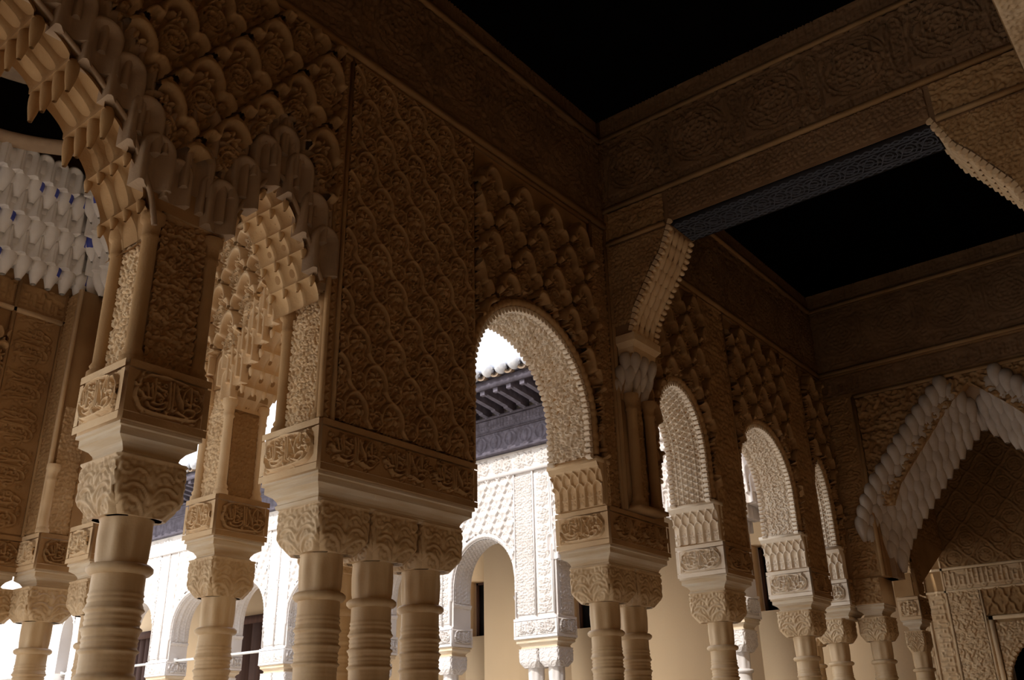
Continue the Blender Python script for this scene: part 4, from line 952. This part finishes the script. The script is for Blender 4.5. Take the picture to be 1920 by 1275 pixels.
for yj in (5.52, 9.69): panel(wb, 'arabesque_panel', (7.70, yj-.004, 2.74), (.20, 0, 0), (0, 0, .60), 'fill', .012, .008, m='court')
# stalactite fringe of the shaded near end
lam = thing('muqarnas_arch', (7.7, 4.7, 3.35), 'scalloped hanging arch of the side gallery glimpsed through the lattice arch', 'arch')
lam2 = thing('muqarnas_arch', (7.7, 3.26, 3.35), 'scalloped hanging arch of the side gallery glimpsed through the third arch', 'arch')
for par, (a_, b_, f) in ((lam, bfn[1]), (lam2, bfn[0])):
    n = int((b_-a_)/.075)
    for i in range(n+1):
        y = a_+(b_-a_)*i/n; z = f(min(max(y, a_+.02), b_-.02))
        for r in range(2): cells(par, 'front', [(XB0+.004-.012*r, y+.03*r, z-.10+.09*r)], -PI/2, 'court')
        cells(par, 'arch', [(XB0+.06+.085*k, y, z-.11) for k in range(3)], 0 if y > (a_+b_)/2 else PI, 'court')
BP = [(3.55, 3.86, 'shaded slim pier of the side gallery between two columns of the arcade', 1), (5.52, 6.06, 'broad sunlit pier on twin columns framed by the nearest round arch', 2), (6.905, 7.22, 'sunlit pier just right of the three columns', 1), (8.05, 8.36, 'side gallery pier hidden behind the three columns', 1), (9.69, 10.18, 'bright white pier left of the broad inscribed pier', 2), (10.98, 11.30, 'white pier behind the slim pavilion column', 1), (12.25, 12.76, 'overexposed white pier between the thick column and the slim pavilion column', 2), (13.60, 13.90, 'distant white pier behind the thick foreground column', 1), (14.75, 15.05, 'distant pier left of the thick foreground column', 1), (15.42, 15.9, 'far white pier by the left edge', 2)]
for y0, y1, lb, n in BP:
    pier(XB0-.02, XB1+.02, y0, y1, lb, 'lf' if y0 < 13 else '', 'court', 'court', .006 if y0 < 7 else .014)
    for k in range(n):
        yc = (y0+y1)/2+(k-(n-1)/2)*.25
        column(7.80, yc, ('left' if k else 'right')+' column below the '+lb if n > 1 else 'column below the '+lb, 'side gallery columns', bx=.26, by=.229, m='court')
for (y0, y1, lb) in ((10.2, 12.25, 'thin white tie bar across the pale arches behind the slim pavilion column'), (12.76, 15.4, 'thin white tie bar across the arches left of the thick foreground column')):
    tb = thing('tie_bar', (7.78, (y0+y1)/2, 2.72), lb, 'bar'); link('bar', MB().box(7.76, 7.80, y0, y1, 2.705, 2.735).mesh('bar'), 'white', tb)
    for y in (y0, y1): link('end_plate', MB().box(7.745, 7.815, y-.012, y+.012, 2.685, 2.755).mesh('plate'), 'white', tb)
# brown door leaf deep in the gallery
for (y0, y1, lb) in ((13.0, 15.2, 'tall brown wooden door seen through the arch behind the slim pavilion column'), (16.6, 17.6, 'brown wooden door seen through the arch left of the white pier')):
    d = thing('door', (EX-.05, (y0+y1)/2, 0), lb, 'door')
    for k in range(5): 
        w = (y1-y0)/5; link('plank', MB().box(EX-.08, EX-.03, y0+k*w+.006, y0+(k+1)*w-.006, 0, 3.55).mesh('plank'), 'curtain', d)
    link('lintel', MB().box(EX-.12, EX-.02, y0-.06, y1+.06, 3.55, 3.68).mesh('lintel'), 'curtain', d)

# wooden frieze, rafters and tiles
wf = tag(link('trim_2', MB().box(7.60, XB0+.1, 2.95, 17, 4.49, 4.93).mesh('frieze'), 'wood'), kind='structure')
tw = Tile(.21, .23, .004)
tw.stroke(circ(.105, .12, .08, 18), .006); tw.stroke(crom([(.105, .19), (.125, .13), (.105, .06), (.085, .13)], closed=True), .007); tw.blob(.105, .125, .022, .05, 0, 1)
for k in range(26): tw.stroke(spiral(rng.uniform(0, .21), rng.uniform(0, .23), .015, .9, rng.uniform(0, 6)), .004, .5)
T['woodcarve'] = tw
for y0, y1, rs in ((7.6, 4.0, .008), (16.8, 7.6, .02)):
    panel(wf, 'carved_board', (7.597, y0, 4.505), (0, y1-y0, 0), (0, 0, .225), 'woodcarve', .014, rs, m='wood')
    panel(wf, 'carved_board', (7.597, y0, 4.755), (0, y1-y0, 0), (0, 0, .135), 'kufic', .010, rs, m='wood')
for z, o in ((4.485, .03), (4.735, .016), (4.90, .035)): bar(wf, 'ledge', (7.60-o, 7.62, 2.95, 17, z, z+.022), 'wood')
eave = structure('eave_roof', MB().loft([[(7.07, y, 5.085), (7.95, y, 4.985), (7.95, y, 5.02), (7.07, y, 5.12)] for y in (2.95, 17)]).loft([[(7.0, y, 5.13), (9.2, y, 5.75), (11, y, 5.3), (11, y, 5.2)] for y in (2.95, 18)]).mesh('eave'), 'wood')
ra = MB()
prof = [(0, 0), (.0, .075), (.56, .0), (.56, -.065)]
R = [[(7.07, w_*.5, 5.02), (7.07, -w_*.5, 5.02)] for w_ in (.05,)]
def rafter_mesh():
    m_ = MB()
    pts = [(7.075, 4.985, 5.085), (7.115, 4.985, 5.082), (7.125, 5.005, 5.08), (7.30, 4.985, 5.06), (7.46, 4.965, 5.045), (7.47, 4.95, 5.035), (7.62, 4.93, 5.02)]
    m_.loft([[(x, -.030, a_-.018), (x, .030, a_-.018), (x, .030, b_), (x, -.030, b_)] for x, a_, b_ in pts]); return m_.mesh('rafter')
RM = rafter_mesh()
KM = MB().lathe([(.001, -.03), (.02, -.02), (.026, 0), (.02, .02), (.001, .03)], 10).mesh('knob', True)
n = int((16.5-4.2)/.178)
for k in range(n):
    y = 4.2+k*.178; o = link('rafter', RM, 'wood', eave, xf(0, y, 0)); link('knob', KM, 'wood', o, xf(7.575, y, 4.93))
eb = link('eave_board', MB().box(7.05, 7.075, 2.95, 17, 5.015, 5.10).mesh('board'), 'wood', eave); 
def tile_mesh(r, L, up):
    a_ = np.linspace(0, PI, 9); R_ = []
    for x, rr_ in ((0, r), (L, r*.82)):
        out = [(x, math.cos(q)*rr_, (math.sin(q)*rr_ if up else -math.sin(q)*rr_)) for q in a_]; inn_ = [(x, math.cos(q)*rr_*.8, (math.sin(q)*rr_*.8 if up else -math.sin(q)*rr_*.8)) for q in a_[::-1]]
        R_.append(out+inn_)
    return MB().loft(R_).mesh('roof_tile', True)
TC, TP = tile_mesh(.078, .42, True), tile_mesh(.070, .42, False)
PLUG = MB().lathe([(.070, -.02), (.074, .0), (.064, .025), (.040, .045), (.004, .052)], 14).mesh('lime_plug', True)
TS = math.atan2(.62, 2.2)
n = int((16.5-4.2)/.182)
for k in range(n):
    y = 4.2+k*.182
    for j in range(2):
        q = Matrix.Translation((7.0+.36*j*math.cos(TS)-.02, y+random.uniform(-.006, .006), 5.175+.36*j*math.sin(TS)+random.uniform(-.004, .006))) @ Matrix.Rotation(-TS, 4, 'Y')
        link('roof_tile', TC, 'tilew', eave, q)
        if j == 0: link('lime_plug', PLUG, 'tilew', eave, q @ Matrix.Translation((.01, 0, .004)) @ Matrix.Rotation(-PI/2, 4, 'Y'))
        q = Matrix.Translation((6.985+.36*j*math.cos(TS), y+.091, 5.165+.36*j*math.sin(TS))) @ Matrix.Rotation(-TS, 4, 'Y')
        link('roof_pan', TP, 'tile', eave, q)
# roof over the near gallery (keeps the daylight out, overhangs the court)
structure('gallery_roof', MB().box(2.9, 7.0, 2.88, 3.55, 5.08, 5.2).box(-6.3, 11, -6.3, 2.92, 5.58, 5.7).box(-6.3, -.4, 2.88, 3.45, 5.12, 5.2).mesh('roof'), 'tile')
structure('wall_outer', MB().box(-6.2, -.4, 2.90, 3.0, 2.7, 5.6).mesh('wall_outer'), 'stucco')
